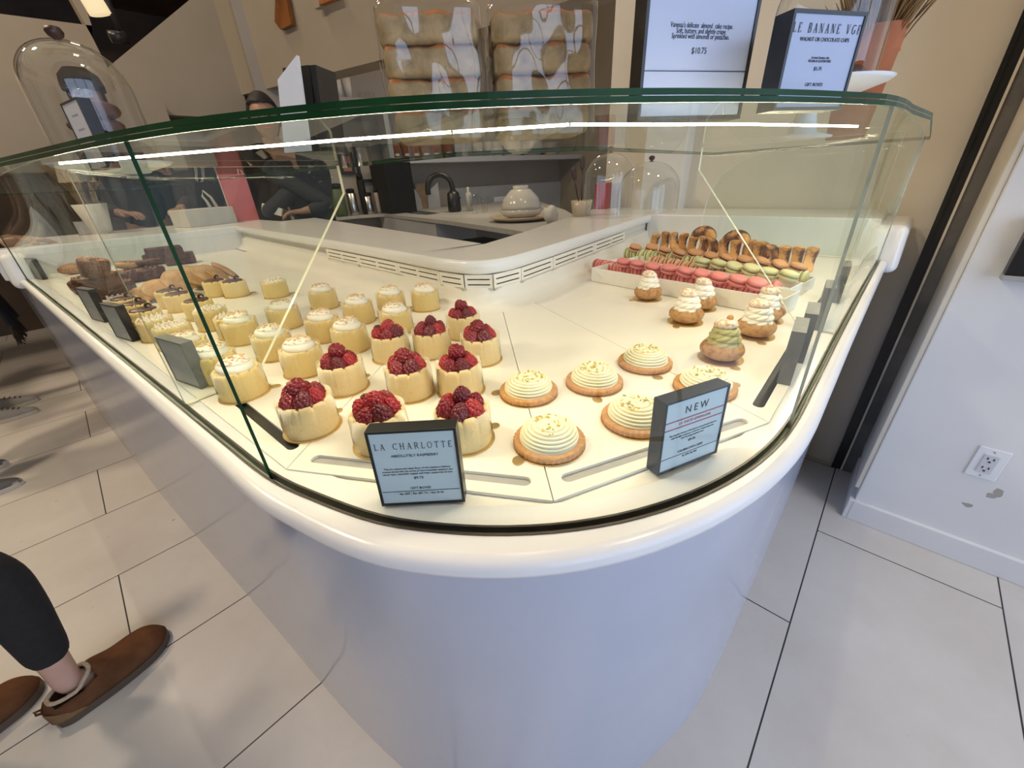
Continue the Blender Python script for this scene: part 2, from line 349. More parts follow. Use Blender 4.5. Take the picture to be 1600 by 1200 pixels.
# pillar at the right end of the serving ledge
pa = on_plane(1006, 250, (2.12, 0), (1, 0)); pb = on_plane(1063, 300, (2.12, 0), (1, 0))
struct(MB().box((2.42, (pa[1] + pb[1]) / 2, 2.3), (0.6, pa[1] - pb[1], 4.6)).build('wall_pillar', M['wall_white'], bevel=0.004))
# bulkhead over the kitchen opening
bk = [Vector((2.42, 1.35)), Vector((2.156, 3.335)), Vector((1.72, 5.14))]
bh = MB()
for a, b in zip(bk, bk[1:]):
    d = (b - a); L = d.length; c = (a + b) / 2; n = Vector((-d.y, d.x)).normalized()
    c = c - n * 0.10; bh.box((c.x, c.y, 3.4), (L + 0.02, 0.2, 2.4), math.atan2(d.y, d.x))
struct(bh.build('wall_bulkhead', M['wall']))
# stair parapet wall with a slanting top edge, and the far-left wall
pl = MB(); q = [on_plane(u, v, (0, 5.14), (0, 1)) for u, v in ((170, 104), (298, -2))]
sl = (q[1][2] - q[0][2]) / (q[1][0] - q[0][0])
x0 = q[0][0]; x1 = 1.74; xt = q[0][0] + (4.6 - q[0][2]) / sl
pl.plate([(x0, 2.0), (x1, 2.0), (x1, q[0][2] + sl * (x1 - x0)), (x0, q[0][2])], (), lambda a, b, h: (a, 5.14 - h, b), 0.12)
struct(pl.build('wall_stair', M['wall']))
q2 = on_plane(150, 60, (0, 5.3), (0, 1)); q3 = on_plane(60, 27, (0, 5.3), (0, 1)); q4 = on_plane(30, 141, (0, 5.3), (0, 1))
pts = [(-4.4, q4[2] - 0.7), (x0 + 0.02, q4[2] - 0.7)]
pts += [(x0 + 0.02, q[0][2] - 0.05), (q2[0] - 0.02, q2[2]), (q2[0] - 0.06, q2[2] + 0.3), (q3[0] + 0.35, q3[2] + 0.5), (q3[0] + 0.30, q3[2]), (-4.4, q3[2] - 0.15)]
struct(MB().plate(pts, (), lambda a, b, h: (a, 5.3 - h, b), 0.12).build('wall_far_left', M['wall']))
struct(MB().box((-1.6, 5.05, q4[2] - 0.30), (5.2, 0.38, 0.55)).build('wall_soffit', M['wall']))
struct(MB().box((0.1, 6.7, 3.35), (9, 1.3, 0.12)).box((-0.4, 6.2, 3.2), (0.18, 0.2, 0.8)).box((0.9, 6.4, 3.9), (0.5, 0.1, 1.4)).build('trim_5', M['dark_wood']))
# ================================================================ DISPLAY COUNTER
ZD, ZG, ZL = 1.05, 1.390, 1.172        # deck, underside of the glass top, serving ledge
def Vp(l): return [Vector(p) for p in l]
left_run = [(0.109 - 0.1007 * y, y) for y in (2.84, 2.3, 1.8, 1.35, 1.0, 0.75, 0.60)]
TRACK = resample(spline(Vp(left_run + [(0.0635, 0.467), (0.084, 0.386), (0.112, 0.305), (0.147, 0.245), (0.188, 0.192), (0.234, 0.147), (0.288, 0.108), (0.357, 0.073), (0.444, 0.046), (0.546, 0.033), (0.70, 0.031), (0.95, 0.03), (1.3, 0.027), (1.80, 0.022)]), 8), 200)
iS1 = min(range(200), key=lambda i: (TRACK[i] - Vector(at(430, 741, ZD))).length)
iS2 = min(range(200), key=lambda i: (TRACK[i] - Vector(at(1235, 662, ZD))).length)
def wlip(i):       # rim width outside the glass
    p = TRACK[i]; c = math.exp(-((p - Vector((0.16, 0.23))).length / 0.22) ** 2); return 0.0265 + 0.013 * c
NT = normals2(TRACK)
LIPO = [TRACK[i] - NT[i] * wlip(i) for i in range(200)]
FOOT = resample(spline(Vp([(-0.275, 3.72), (-0.19, 2.86), (-0.135, 2.3), (-0.046, 1.568), (0.004, 1.15), (0.031, 0.905), (0.054, 0.73), (0.087, 0.554), (0.12, 0.45), (0.17, 0.345), (0.24, 0.25), (0.33, 0.175), (0.41, 0.132), (0.496, 0.098), (0.664, 0.050), (0.806, 0.034), (1.153, 0.026), (1.80, 0.022), (2.18, 0.022)]), 8), 200)
LIP2 = resample([Vector((-0.29, 3.72))] + LIPO + [Vector((2.18, LIPO[-1].y))], 200)
counter = tag(empty('display_counter', (0.6, 0.6, 0)), 'white glossy rounded display counter with cream pastry deck and slotted back wall', 'display counter')
CO = Vector((0.6, 0.6, 0))
def cb(mb, name, m, **k):
    mb.v = [(v[0] - CO.x, v[1] - CO.y, v[2]) for v in mb.v]; return mb.build(name, m, counter, **k)
# body: lofted from the floor line to the rim, flaring outwards
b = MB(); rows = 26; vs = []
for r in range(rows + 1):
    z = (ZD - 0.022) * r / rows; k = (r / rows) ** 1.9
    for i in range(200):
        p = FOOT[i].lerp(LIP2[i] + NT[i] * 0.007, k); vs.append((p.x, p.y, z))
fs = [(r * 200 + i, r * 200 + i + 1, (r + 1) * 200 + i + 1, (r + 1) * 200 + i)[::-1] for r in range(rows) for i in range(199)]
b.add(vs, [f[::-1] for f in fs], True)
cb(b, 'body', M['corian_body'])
# rim: bullnose outside, flat top, ledge inside under the deck
def rim_prof(w): return [(-0.034, ZD - 0.0022), (-0.005, ZD - 0.0022), (-0.005, ZD - 0.012), (0.006, ZD - 0.012), (0.006, ZD), (w - 0.013, ZD), (w - 0.006, ZD - 0.002), (w - 0.002, ZD - 0.006), (w, ZD - 0.013), (w - 0.002, ZD - 0.020), (w - 0.007, ZD - 0.024), (w - 0.02, ZD - 0.026)]
vs = []; m_ = 12
for i in range(200):
    for (o_, z) in rim_prof(wlip(i)): q = TRACK[i] - NT[i] * o_; vs.append((q.x, q.y, z))
fs = [(i * m_ + j, (i + 1) * m_ + j, (i + 1) * m_ + j + 1, i * m_ + j + 1)[::-1] for i in range(199) for j in range(m_ - 1)]
b = MB(); b.add(vs, [f[::-1] for f in fs], False)
for k, j in enumerate([j for i in range(199) for j in range(m_ - 1)]):
    if j >= 5: b.sm[k] = True
cb(b, 'rim', M['corian'])
# dark metal glass channel: two thin rails
b = MB(); vs, fs = sweep(TRACK, [(-0.0045, ZD - 0.011), (-0.0045, ZD + 0.002), (-0.002, ZD + 0.002), (-0.002, ZD - 0.011)], True); b.add(vs, fs)
vs, fs = sweep(TRACK, [(0.008 - 0.0035, ZD - 0.011), (0.008 - 0.0035, ZD + 0.0015), (0.008 - 0.001, ZD + 0.0015), (0.008 - 0.001, ZD - 0.011)], True); b.add(vs, fs)
cb(b, 'glass_channel', M['track'])
# end blocks where the rim meets the walls
def end_block(a, b_, w, h):
    a = Vector(a); b_ = Vector(b_); d = (b_ - a); L = d.length; c = (a + b_) / 2
    mb = MB(); mb.box((c.x, c.y, ZD + h / 2 - 0.02), (L, w, h + 0.04), math.atan2(d.y, d.x), taper=0.86); return mb
cb(end_block((1.80, 0.020), (2.19, 0.014), 0.105, 0.105), 'end_block', M['corian'], bevel=0.022, seg=5)
cb(end_block(TRACK[0] + Vector((-0.0, 0.0)), TRACK[0] + Vector((-0.03, 0.30)), 0.10, 0.11), 'end_block', M['corian'], bevel=0.025, seg=5)
# vent wall line (inner side of the deck) and ledge lines
VW = Vp([(0.745, 2.97), (0.70, 1.757), (0.672, 1.183), (0.656, 0.93), (0.655, 0.84), (0.664, 0.775), (0.69, 0.735), (0.735, 0.718), (0.80, 0.716), (1.047, 0.745), (1.45, 0.80), (1.86, 0.86)])
VWs = resample(spline(VW, 8), 160)
INN = resample(Vp([(1.23, 2.99), (1.018, 1.747), (0.883, 0.939)]), 80) + resample(Vp([(0.886, 0.939), (1.162, 1.013), (1.79, 1.217), (2.3, 1.36)]), 80)
LF = resample(spline(Vp([(0.745, 2.99)] + [tuple(p) for p in VW[1:-1]] + [(1.86, 0.86), (2.3, 0.92)]), 8), 160)
b = MB(); vs = []
for i in range(160):
    f_, g = LF[i], INN[i]; d = (g - f_).normalized()
    for q, z in ((f_ + d * 0.30 * 0 + d * 0.002, ZL - 0.034), (f_ - d * 0.006, ZL - 0.030), (f_ - d * 0.010, ZL - 0.016), (f_ - d * 0.006, ZL - 0.004), (f_ + d * 0.002, ZL), (g, ZL), (g, ZL - 0.04), (g, 0.02)): vs.append((q.x, q.y, z))
fs = [(i * 8 + j, (i + 1) * 8 + j, (i + 1) * 8 + j + 1, i * 8 + j + 1) for i in range(159) for j in range(7)]
b.add(vs, fs, False)
for k in range(len(b.f)):
    if k % 7 < 4: b.sm[k] = True
cb(b, 'serving_ledge', M['corian'])
# cove and plain band under the vents
b = MB(); prof = [(-0.014, ZL - 0.032)] + [(-0.014, ZD + 0.053)] + [(0, ZD + 0.0525)] + [(0.05 * (1 - math.cos(a)), ZD + 0.05 * (1 - math.sin(a))) for a in np.linspace(0, PI / 2, 8)]
NV = normals2(VWs); vs = []; m_ = len(prof)
for i, p in enumerate(VWs):
    for (o_, z) in prof: q = p - NV[i] * (o_ - 0.0); vs.append((q.x, q.y, z))
fs = [(i * m_ + j, i * m_ + j + 1, (i + 1) * m_ + j + 1, (i + 1) * m_ + j) for i in range(159) for j in range(m_ - 1)]
b.add(vs, [f[::-1] for f in fs], True); cb(b, 'cove', M['deck'])
# vent plates with three slots per group, set a millimetre in front of the band
def vent(p0, p1, groups):
    p0 = Vector(p0); p1 = Vector(p1); d = (p1 - p0); L = d.length; d.normalize(); n = Vector((d.y, -d.x)); 
    if n.dot(Vector((0.3, 0.3)) - p0) < 0: n = -n
    z0, z1 = ZD + 0.052, ZL - 0.036
    f = lambda s, z, h: ((p0 + d * s + n * (0.0015 + h))[0], (p0 + d * s + n * (0.0015 + h))[1], z)
    mb = MB(); zs = [z1 - 0.012 - k * 0.0135 for k in range(3)]; hw = 0.0017; e = 0.0008
    def rect(a, c, za, zb): mb.plate([(a, za), (c, za), (c, zb), (a, zb)], (), f, 0.003)
    rect(e, L - e, zs[0] + hw, z1); rect(e, L - e, z0, zs[2] - hw)
    for k in (0, 1): rect(e, L - e, zs[k + 1] + hw, zs[k] - hw)
    xs = [e] + [v * L for g_ in groups for v in g_] + [L - e]
    for k in range(3):
        for q in range(0, len(xs), 2): rect(xs[q], xs[q + 1], zs[k] - hw, zs[k] + hw)
    cb(mb, 'vent_plate', M['deck'])
    g = MB(); g.plate([(0.004, z0 + 0.006), (L - 0.004, z0 + 0.006), (L - 0.004, z1 - 0.003), (0.004, z1 - 0.003)], (), lambda s, z, h: ((p0 + d * s + n * (-0.003 + h))[0], (p0 + d * s + n * (-0.003 + h))[1], z), 0.001); return g
gaps = MB()
def vline(pts, groups):
    for a, c in zip(pts, pts[1:]):
        g = vent(a, c, groups); gaps.add(g.v, g.f)
vline([(0.6945, 1.66), (0.682, 1.38), (0.669, 1.11), (0.657, 0.885)], [(0.05, 0.48), (0.53, 0.95)])
vline([(0.655, 0.883), (0.659, 0.79)], [(0.1, 0.9)])
vline([(0.661, 0.788), (0.70, 0.7235)], [(0.10, 0.90)])
vline([(0.7015, 0.7225), (0.80, 0.7165)], [(0.08, 0.92)])
vline([(0.80, 0.716), (0.965, 0.7355)], [(0.06, 0.94)])
vline([(0.966, 0.7355), (1.26, 0.7745)], [(0.05, 0.5), (0.54, 0.95)])
vline([(1.26, 0.7745), (1.55, 0.815)], [(0.05, 0.5), (0.54, 0.95)])
cb(gaps, 'vent_backing', M['gap'])
# deck: separate panels with fine joints, raised 1 mm over the rim floor
b = MB(); base = [tuple(TRACK[i] + NT[i] * 0.006) for i in range(0, 200, 3)] + [tuple(TRACK[199] + NT[199] * 0.006)]
base += [(1.86, 0.05), (1.86, 0.86)] + [tuple(p) for p in VWs[::-4]] + [(0.745, 2.98), (-0.2, 2.98)]
b.plate(base, (), lambda a, c, h: (a, c, ZD - 0.0046 + h), 0.02); cb(b, 'deck_underside', M['deck'])
PB = Vp([at(*p, ZD) for p in ((447, 733), (865, 783), (1202, 660))])   # front corners of the raised panels
JB = Vp([at(600, 620, ZD), (0.0, 0.0)])
VC = [Vector((0.62, 0.79)), Vector((0.70, 0.68))]
def inset(poly, e):
    P = Vp(poly); n = len(P); ar = sum(P[i].x * P[(i + 1) % n].y - P[(i + 1) % n].x * P[i].y for i in range(n)); sg = 1 if ar > 0 else -1; out = []
    for i in range(n):
        a, p, c = P[i - 1], P[i], P[(i + 1) % n]; d1 = (p - a).normalized(); d2 = (c - p).normalized()
        n1 = Vector((-d1.y, d1.x)) * sg; n2 = Vector((-d2.y, d2.x)) * sg; m_ = (n1 + n2); m_ = m_ / max(m_.dot(n1), 0.3); out.append(tuple(p + m_ * e))
    return out
def slot(a, c, w=0.0075):
    a = Vector(a); c = Vector(c); d = (c - a).normalized(); n = Vector((-d.y, d.x)); out = []
    for k in range(7): t_ = -PI / 2 + PI * k / 6; out.append(tuple(c - d * w + (d * math.cos(t_) + n * math.sin(t_)) * w))
    for k in range(7): t_ = PI / 2 + PI * k / 6; out.append(tuple(a + d * w + (d * math.cos(t_) + n * math.sin(t_)) * w))
    return out
def deck_panel(poly, slots=(), dark=False):
    for sl_ in slots: cb(MB().plate(inset(sl_, -0.0015), (), lambda a, c, h: (a, c, ZD - 0.0042 + h), 0.0002), 'slot_floor', M['black'] if dark else M['slot'])
    mb = MB(); mb.plate(inset(poly, 0.0007), slots, lambda a, c, h: (a, c, ZD + h), 0.004); cb(mb, 'deck_panel', M['deck'])
def vwpt(s): return tuple(VWs[int(s)] - NV[int(s)] * 0.049)
def lx(y, off): return 0.109 - 0.1007 * y + off
V1 = vwpt(min(range(160), key=lambda i: (VWs[i] - Vector((0.657, 0.86))).length)); 
V2 = vwpt(min(range(160), key=lambda i: (VWs[i] - Vector((0.70, 0.727))).length)); V3 = vwpt(min(range(160), key=lambda i: (VWs[i] - Vector((0.80, 0.716))).length))
V4 = vwpt(min(range(160), key=lambda i: (VWs[i] - Vector((1.05, 0.745))).length))
E_L = 0.030
# left limb panels
yj = [0.56, 1.36, 1.95, 2.84]
p0 = tuple(PB[0]); ang = Vector((0.19, 0.075))     # direction of the cross joints on the left limb
pJ = Vector(at(600, 620, ZD)); 
VJ = tuple(VWs[min(range(160), key=lambda i: (VWs[i] - Vector((0.68, 1.30))).length)] - Vector((0.049, 0)))
slL = slot(at(320, 585, ZD), at(462, 701, ZD))
c1 = (lx(1.40, E_L), 1.40); c1b = VJ
deck_panel([p0, V1, VJ, c1], [slL], True)
c2 = (lx(2.0, E_L), 2.0); c2b = (0.665, 1.9)
deck_panel([c1, VJ, c2b, c2], [])
c3 = (lx(2.8, E_L), 2.8); c3b = (0.70, 2.7)
deck_panel([c2, c2b, c3b, c3], [])
# corner panels
deck_panel([p0, tuple(PB[1]), V2, V1], [slot(at(487, 716, ZD), at(830, 753, ZD))])
Rm = at(830, 480, ZD)
deck_panel([tuple(PB[1]), tuple(PB[2]), V3, V2], [slot(at(878, 749, ZD), at(1166, 656, ZD))])
# right limb panels
d1 = (1.02, PB[2].y + 0.004); d2 = (1.83, PB[2].y + 0.004); d2b = (1.85, 0.80)
deck_panel([tuple(PB[2]), d1, V4, V3], [slot(at(1183, 636, ZD), at(1243, 535, ZD))], True)
deck_panel([d1, d2, d2b, V4], [slot((1.08, PB[2].y + 0.035), (1.45, PB[2].y + 0.033))], True)
# low end walls of the case
cb(MB().box((2.025, 0.46, 0.586), (0.33, 0.82, 1.172)), 'end_cabinet', M['corian'], bevel=0.004)
# ================================================================ GLASS CASE
case = tag(empty('glass_case', (0.6, 0.6, ZD)), 'frameless glass display case with thick green edged top and warm light strips', 'glass case')
def gb(mb, name, m=None, **k):
    mb.v = [(v[0] - 0.6, v[1] - 0.6, v[2] - ZD) for v in mb.v]; return mb.build(name, m, case, **k)
TOPL = resample(spline(Vp([(-0.177, 2.84), (-0.118, 2.05), (-0.062, 1.40), (-0.022, 0.95), (0.010, 0.70), (0.040, 0.555), (0.064, 0.468), (0.088, 0.398), (0.117, 0.339), (0.165, 0.262), (0.223, 0.204), (0.293, 0.151), (0.387, 0.097), (0.470, 0.060), (0.541, 0.036), (0.66, 0.026), (0.95, 0.022), (1.3, 0.021), (1.80, 0.020)]), 8), 400)
def topi(q): return min(range(400), key=lambda i: (TOPL[i] - q).length)
_j1, _j2 = topi(Vector((0.064, 0.468))), topi(Vector((0.541, 0.036)))
def toppt(i):       # matching point on the top edge for a point of the channel
    if i <= iS1: f_ = i / iS1 * _j1
    elif i <= iS2: f_ = _j1 + (i - iS1) / (iS2 - iS1) * (_j2 - _j1)
    else: f_ = _j2 + (i - iS2) / (199 - iS2) * (399 - _j2)
    a = int(f_); return TOPL[min(a, 399)].lerp(TOPL[min(a + 1, 399)], f_ - a)
def pane(i0, i1, e0='seam_edge', e1='seam_edge', name='glass_pane'):
    P = [TRACK[i] for i in range(i0, i1 + 1)]; N = [NT[i] for i in range(i0, i1 + 1)]; mb = MB(); t_ = 0.0017; T = [toppt(i) for i in range(i0, i1 + 1)]; P[0] = P[0] + (P[1] - P[0]).normalized() * 0.0008; P[-1] = P[-1] - (P[-1] - P[-2]).normalized() * 0.0008; n = len(P); vs = []
    for p, q, tt in zip(P, N, T):
        for (o_, z) in ((-t_ / 1, ZD - 0.008), (-t_, ZG), (t_, ZG), (t_, ZD - 0.008)): a = (p if z < 1.2 else tt) - q * (o_); vs.append((a.x, a.y, z))
    fs = [(i * 4 + j, (i + 1) * 4 + j, (i + 1) * 4 + (j + 1) % 4, i * 4 + (j + 1) % 4) for i in range(n - 1) for j in range(4)]
    mb.add(vs, fs, True)
    for k in range(len(mb.f)): mb.mi[k] = 1 if k % 4 in (1, 3) else 0
    mb.add([vs[0], vs[1], vs[2], vs[3]], [(3, 2, 1, 0)]); mb.mi[-1] = 2
    mb.add(vs[-4:], [(0, 1, 2, 3)]); mb.mi[-1] = 3
    gb(mb, name, mats=[M['glass'], M['pale_edge'], M[e0], M[e1]])
pane(0, iS1); pane(iS1, iS2, 'glass', 'grey_edge'); pane(iS2, 199, 'glass', 'grey_edge')
# top slab, laminated green edge; follows the front and runs back over the ledge
fr = Vp([(-0.40, 3.1), (-0.27, 2.2), (-0.115, 1.20), (-0.019, 0.80)]) + [TOPL[i] for i in range(topi(Vector((0.040, 0.555))), topi(Vector((0.66, 0.026))), 3)] + Vp([(0.82, 0.010), (1.80, 0.008)])
fr = [fr[0]] + [Vector(p) for p in spline(fr[:6], 6)] + fr[6:]
back = Vp([(1.80, 0.60), (0.75, 0.50), (0.56, 0.66), (0.40, 2.0), (0.35, 3.1)])
outl = [tuple(p) for p in fr + back]
for z, th in ((ZG + 0.0082, 0.0038), (ZG + 0.0040, 0.0038)):
    mb = MB(); mb.plate(outl, (), lambda a, c, h: (a, c, z + h), th, sides_mat=1); nt_ = sum(1 for q in mb.mi if q == 0) // 2
    for q in range(nt_): mb.mi[q + (nt_ if z > ZG + 0.006 else 0)] = 2        # the two faces glued together do not reflect
    gb(mb, 'glass_top', mats=[M['glass'], M['glass_edge'], M['glass_inner']])
# led strips in a slim aluminium profile
LEDW = 1.05
LEDP = Vp([(0.030, 0.741), (0.217, 0.419), (0.280, 0.330), (0.349, 0.246), (0.564, 0.156), (0.80, 0.082)])
for a, c in zip(LEDP, LEDP[1:]):
    d = (c - a).normalized(); L = (c - a).length; nn = Vector((-d.y, d.x)); nn = nn if nn.dot(Vector((1, 1))) > 0 else -nn; m_ = (a + c) / 2 + nn * 0.0055; an = math.atan2(d.y, d.x)
    m_ = (a + c) / 2
    gb(MB().box((m_.x, m_.y, ZG - 0.0005), (L - 0.002, 0.0018, 0.0009), an), 'light_strip', M['led'])
    ld = bpy.data.lights.new('led_and_fill_light', 'AREA'); ld.shape = 'RECTANGLE'; ld.size = L; ld.size_y = 0.004; ld.color = (1.0, 0.86, 0.63); ld.energy = LEDW * L
    lo_ = bpy.data.objects.new('led_and_fill_light', ld); COL.objects.link(lo_); lo_.location = (m_.x, m_.y, ZG - 0.0035); lo_.rotation_euler = (0, 0, an)
ld = bpy.data.lights.new('led_and_fill_light', 'AREA'); ld.shape = 'RECTANGLE'; ld.size = 1.9; ld.size_y = 0.004; ld.color = (1.0, 0.86, 0.63); ld.energy = 1.7
lo_ = bpy.data.objects.new('led_and_fill_light', ld); COL.objects.link(lo_); lo_.location = (-0.01, 1.72, ZG - 0.0035); lo_.rotation_euler = (0, 0, PI / 2 + 0.1)  # fill light added over the left limb, has no strip
ld = bpy.data.lights.new('led_and_fill_light', 'AREA'); ld.shape = 'RECTANGLE'; ld.size = 0.9; ld.size_y = 0.004; ld.color = (1.0, 0.86, 0.63); ld.energy = 1.1
lo_ = bpy.data.objects.new('led_and_fill_light', ld); COL.objects.link(lo_); lo_.location = (1.26, 0.085, ZG - 0.0035)  # area light over the right limb beyond the last strip, has no strip
# upright glass dividers
def divider(a, c, outl2):
    a = Vector(a); c = Vector(c); d = (c - a).normalized(); n = Vector((-d.y, d.x)); L = (c - a).length
    mb = MB(); mb.plate([(s * L, ZD + 0.002 + z * (ZG - 0.006 - ZD)) for s, z in outl2], (), lambda s, z, h: tuple((a + d * s + n * h).to_3d() + Vector((0, 0, z))), 0.0085, sides_mat=1); gb(mb, 'glass_divider', mats=[M['glass'], M['lit_edge']])
divider((0.034, 0.775), (0.40, 0.815), [(0, 0.0), (0.30, 0.0), (1.0, 0.86), (1.0, 1.0), (0, 1.0)])
divider((0.955, 0.036), (0.955, 0.345), [(0, 0.0), (0.20, 0.0), (1.0, 0.88), (1.0, 1.0), (0, 1.0)])
divider((1.79, 0.03), (1.79, 0.60), [(0, 0.0), (1.0, 0.0), (1.0, 0.42), (0.985, 0.62), (0.93, 0.80), (0.84, 0.92), (0.70, 1.0), (0, 1.0)])
divider((-0.16, 2.78), (0.62, 3.02), [(0, 0.0), (1.0, 0.0), (0.97, 0.36), (0, 0.36)])
cb(MB().box((0.38, 3.33, ZL - 0.02), (1.26, 0.75, 0.04)).box((0.0, 3.33, ZD + 0.04), (0.5, 0.74, 0.1)).box((0.35, 2.975, 1.1), (0.96, 0.03, 0.13)), 'end_ledge', M['corian'], bevel=0.006)
# ================================================================ PASTRIES (prototypes)
def fib(n):
    out = []; g = PI * (3 - math.sqrt(5))
    for i in range(n): y = 1 - 2 * (i + 0.5) / n; r = math.sqrt(1 - y * y); out.append((math.cos(g * i) * r, math.sin(g * i) * r, y))
    return np.array(out)
def ico(sub):
    bm = bmesh.new(); bmesh.ops.create_icosphere(bm, subdivisions=sub, radius=1); v = np.array([x.co[:] for x in bm.verts]); f = [[a.index for a in x.verts] for x in bm.faces]; bm.free(); return v, f
ICO6 = ico(6); ICO4 = ico(5); ICO3 = ico(3); ICO2 = ico(2)
def lumpy(name, sx, sy, sz, amp=0.1, freq=3, seed=0, I=None, m=None):
    v, f = I or ICO3; rnd = np.random.RandomState(seed); d = np.zeros(len(v))
    for k in range(5):
        w = rnd.randn(3) * freq; d += np.sin(v @ w + rnd.rand() * 6) / 5 * 1.6
    p = v * (1 + amp * d[:, None]) * np.array([sx, sy, sz]); me = bpy.data.meshes.new(name); me.from_pydata(p.tolist(), [], f); me.polygons.foreach_set('use_smooth', [True] * len(f))
    if m: me.materials.append(m)
    return me
def raspberry_mesh(seed):
    v, f = ICO6; c = fib(64); rnd = np.random.RandomState(seed); c = c + rnd.randn(*c.shape) * 0.03; c /= np.linalg.norm(c, axis=1)[:, None]
    dd = np.arccos(np.clip(v @ c.T, -1, 1)).min(axis=1)[:, None]; b = 0.24 * np.sqrt(np.clip(1 - (dd[:, 0] / 0.29) ** 2, 0, 1)) - 0.03
    r = 1 + b; p = v * r[:, None]; z = p[:, 2]; taper = 1 - 0.20 * z; p = np.stack([p[:, 0] * taper * 0.0105, p[:, 1] * taper * 0.0105, z * 0.0128], 1)
    hole = v[:, 2] < -0.85; p[hole, 2] += 0.006
    me = bpy.data.meshes.new('raspberry'); me.from_pydata(p.tolist(), [], f); me.polygons.foreach_set('use_smooth', [True] * len(f)); me.materials.append(M['raspberry%d' % (seed % 3)]); return me
for k, c in enumerate([(0.20, 0.004, 0.010), (0.12, 0.004, 0.010), (0.33, 0.010, 0.014)]):
    M['raspberry%d' % k] = mat('raspberry_skin', c, 0.34, spec=0.5, noise=330, col2=tuple(min(1, x * 1.15 + 0.16) for x in c), lo=0.33, hi=0.39, sss=0.05)
RASP = [raspberry_mesh(k) for k in range(6)]
M['sponge'] = mat('pale_sponge_biscuit', (0.76, 0.60, 0.34), 0.75, noise=190, col2=(0.62, 0.43, 0.18), lo=0.28, hi=0.36, bump=0.35, bscale=260, spec=0.2, sss=0.2)
M['sponge2'] = mat('yellow_sponge_biscuit', (0.76, 0.58, 0.26), 0.75, noise=190, col2=(0.60, 0.38, 0.12), lo=0.28, hi=0.36, bump=0.35, bscale=260, spec=0.2, sss=0.2)
M['cream'] = mat('whipped_cream', (0.90, 0.84, 0.70), 0.38, spec=0.4, noise=60, amt=0.05, sss=0.3, bump=0.1, bscale=400)
M['pink_cream'] = mat('pink_mousse', (0.80, 0.55, 0.52), 0.45, noise=80, amt=0.1, sss=0.2)
M['lemon'] = mat('lemon_cream', (0.86, 0.81, 0.60), 0.35, spec=0.4, noise=40, amt=0.04, sss=0.35)
M['toast'] = mat('toasted_coconut', (0.66, 0.36, 0.16), 0.6, noise=300, col2=(0.80, 0.58, 0.34), lo=0.4, hi=0.6)
M['meringue_tip'] = mat('toasted_meringue', (0.90, 0.84, 0.70), 0.5, noise=170, col2=(0.55, 0.28, 0.10), lo=0.36, hi=0.52)
M['gold'] = mat('gold_cake_board', (0.85, 0.62, 0.28), 0.33, metal=0.8, noise=40, amt=0.25)
M['choc'] = mat('dark_chocolate', (0.055, 0.024, 0.017), 0.32, spec=0.4, noise=90, amt=0.3)
M['choc_glaze'] = mat('milk_chocolate_top', (0.13, 0.06, 0.045), 0.4, noise=60, amt=0.3)
M['shortbread'] = mat('shortbread_crust', (0.62, 0.33, 0.12), 0.65, noise=160, col2=(0.50, 0.24, 0.08), bump=0.3, bscale=300)
M['choux'] = mat('crackled_choux_pastry', (0.50, 0.28, 0.11), 0.7, noise=110, col2=(0.36, 0.17, 0.06), lo=0.40, hi=0.52, bump=0.8, bscale=130, det=7)
M['choux_cap'] = mat('sugared_choux_cap', (0.72, 0.46, 0.24), 0.7, noise=140, col2=(0.90, 0.80, 0.68), lo=0.45, hi=0.6, bump=0.6, bscale=150)
M['pistachio'] = mat('pistachio_cream', (0.50, 0.47, 0.22), 0.4, noise=60, amt=0.08, sss=0.2)
M['white_cream'] = mat('white_cream', (0.92, 0.88, 0.78), 0.36, noise=40, amt=0.03, sss=0.3)
M['zest'] = mat('lemon_zest', (0.80, 0.45, 0.03), 0.35, noise=300, col2=(0.30, 0.38, 0.05), lo=0.45, hi=0.55)
def board(parent, r=0.043, ang=0.5, m=None):
    mb = MB(); n = 48; pts = []
    for j in range(n):
        a = 2 * PI * j / n; d = abs((a - ang + PI) % (2 * PI) - PI); k = 0
        pts.append((math.cos(a) * r, math.sin(a) * r))
    mb.plate(pts, (), lambda a, c, h: (a, c, 0.0014 + h), 0.0014)
    c = (math.cos(ang) * (r + 0.006), math.sin(ang) * (r + 0.006)); tp = [(c[0] + math.cos(2 * PI * k / 14) * 0.0085, c[1] + math.sin(2 * PI * k / 14) * 0.007) for k in range(14)]
    o = mb.build('cake_board', M['gold'], parent); MB().plate(tp, (), lambda a, c, h: (a, c, 0.0014 + h), 0.0012).build('pull_tab', M['gold'], o); return o
SR, SH = 0.0355, 0.048
def shell(parent, seed, m, R=SR, Hh=SH, depth=0.010):
    rnd = random.Random(seed); nf = 11; ph = rnd.random() * 6; jit = [rnd.uniform(-1, 1) for _ in range(nf)]
    prof = [(R * 0.985, 0.0016), (R, 0.006), (R * 1.0, Hh * 0.5), (R * 0.995, Hh * 0.85), (R * 0.975, Hh * 0.945), (R * 0.92, Hh), (R * 0.86, Hh * 1.005), (R * 0.79, Hh * 0.985), (R * 0.755, Hh * 0.93), (R * 0.75, Hh - depth)]
    def lob(a): t_ = ((a + ph) * nf / (2 * PI)) % 1.0; return t_
    def fr(a, i, r, z): t_ = lob(a); g = math.exp(-((min(t_, 1 - t_)) / 0.07) ** 2); return 1 - g * (0.030 if 3 <= i <= 7 else 0.007) 
    def fz(a, i, r, z):
        t_ = lob(a); g = math.exp(-((min(t_, 1 - t_)) / 0.09) ** 2); k = jit[int(((a + ph) * nf / (2 * PI))) % nf]
        return (-0.0042 * g + 0.0009 * k) if 4 <= i <= 8 else 0
    return MB().lathe(prof, 132, fr=fr, fz=fz, cap=False).build('sponge_shell', m, parent)
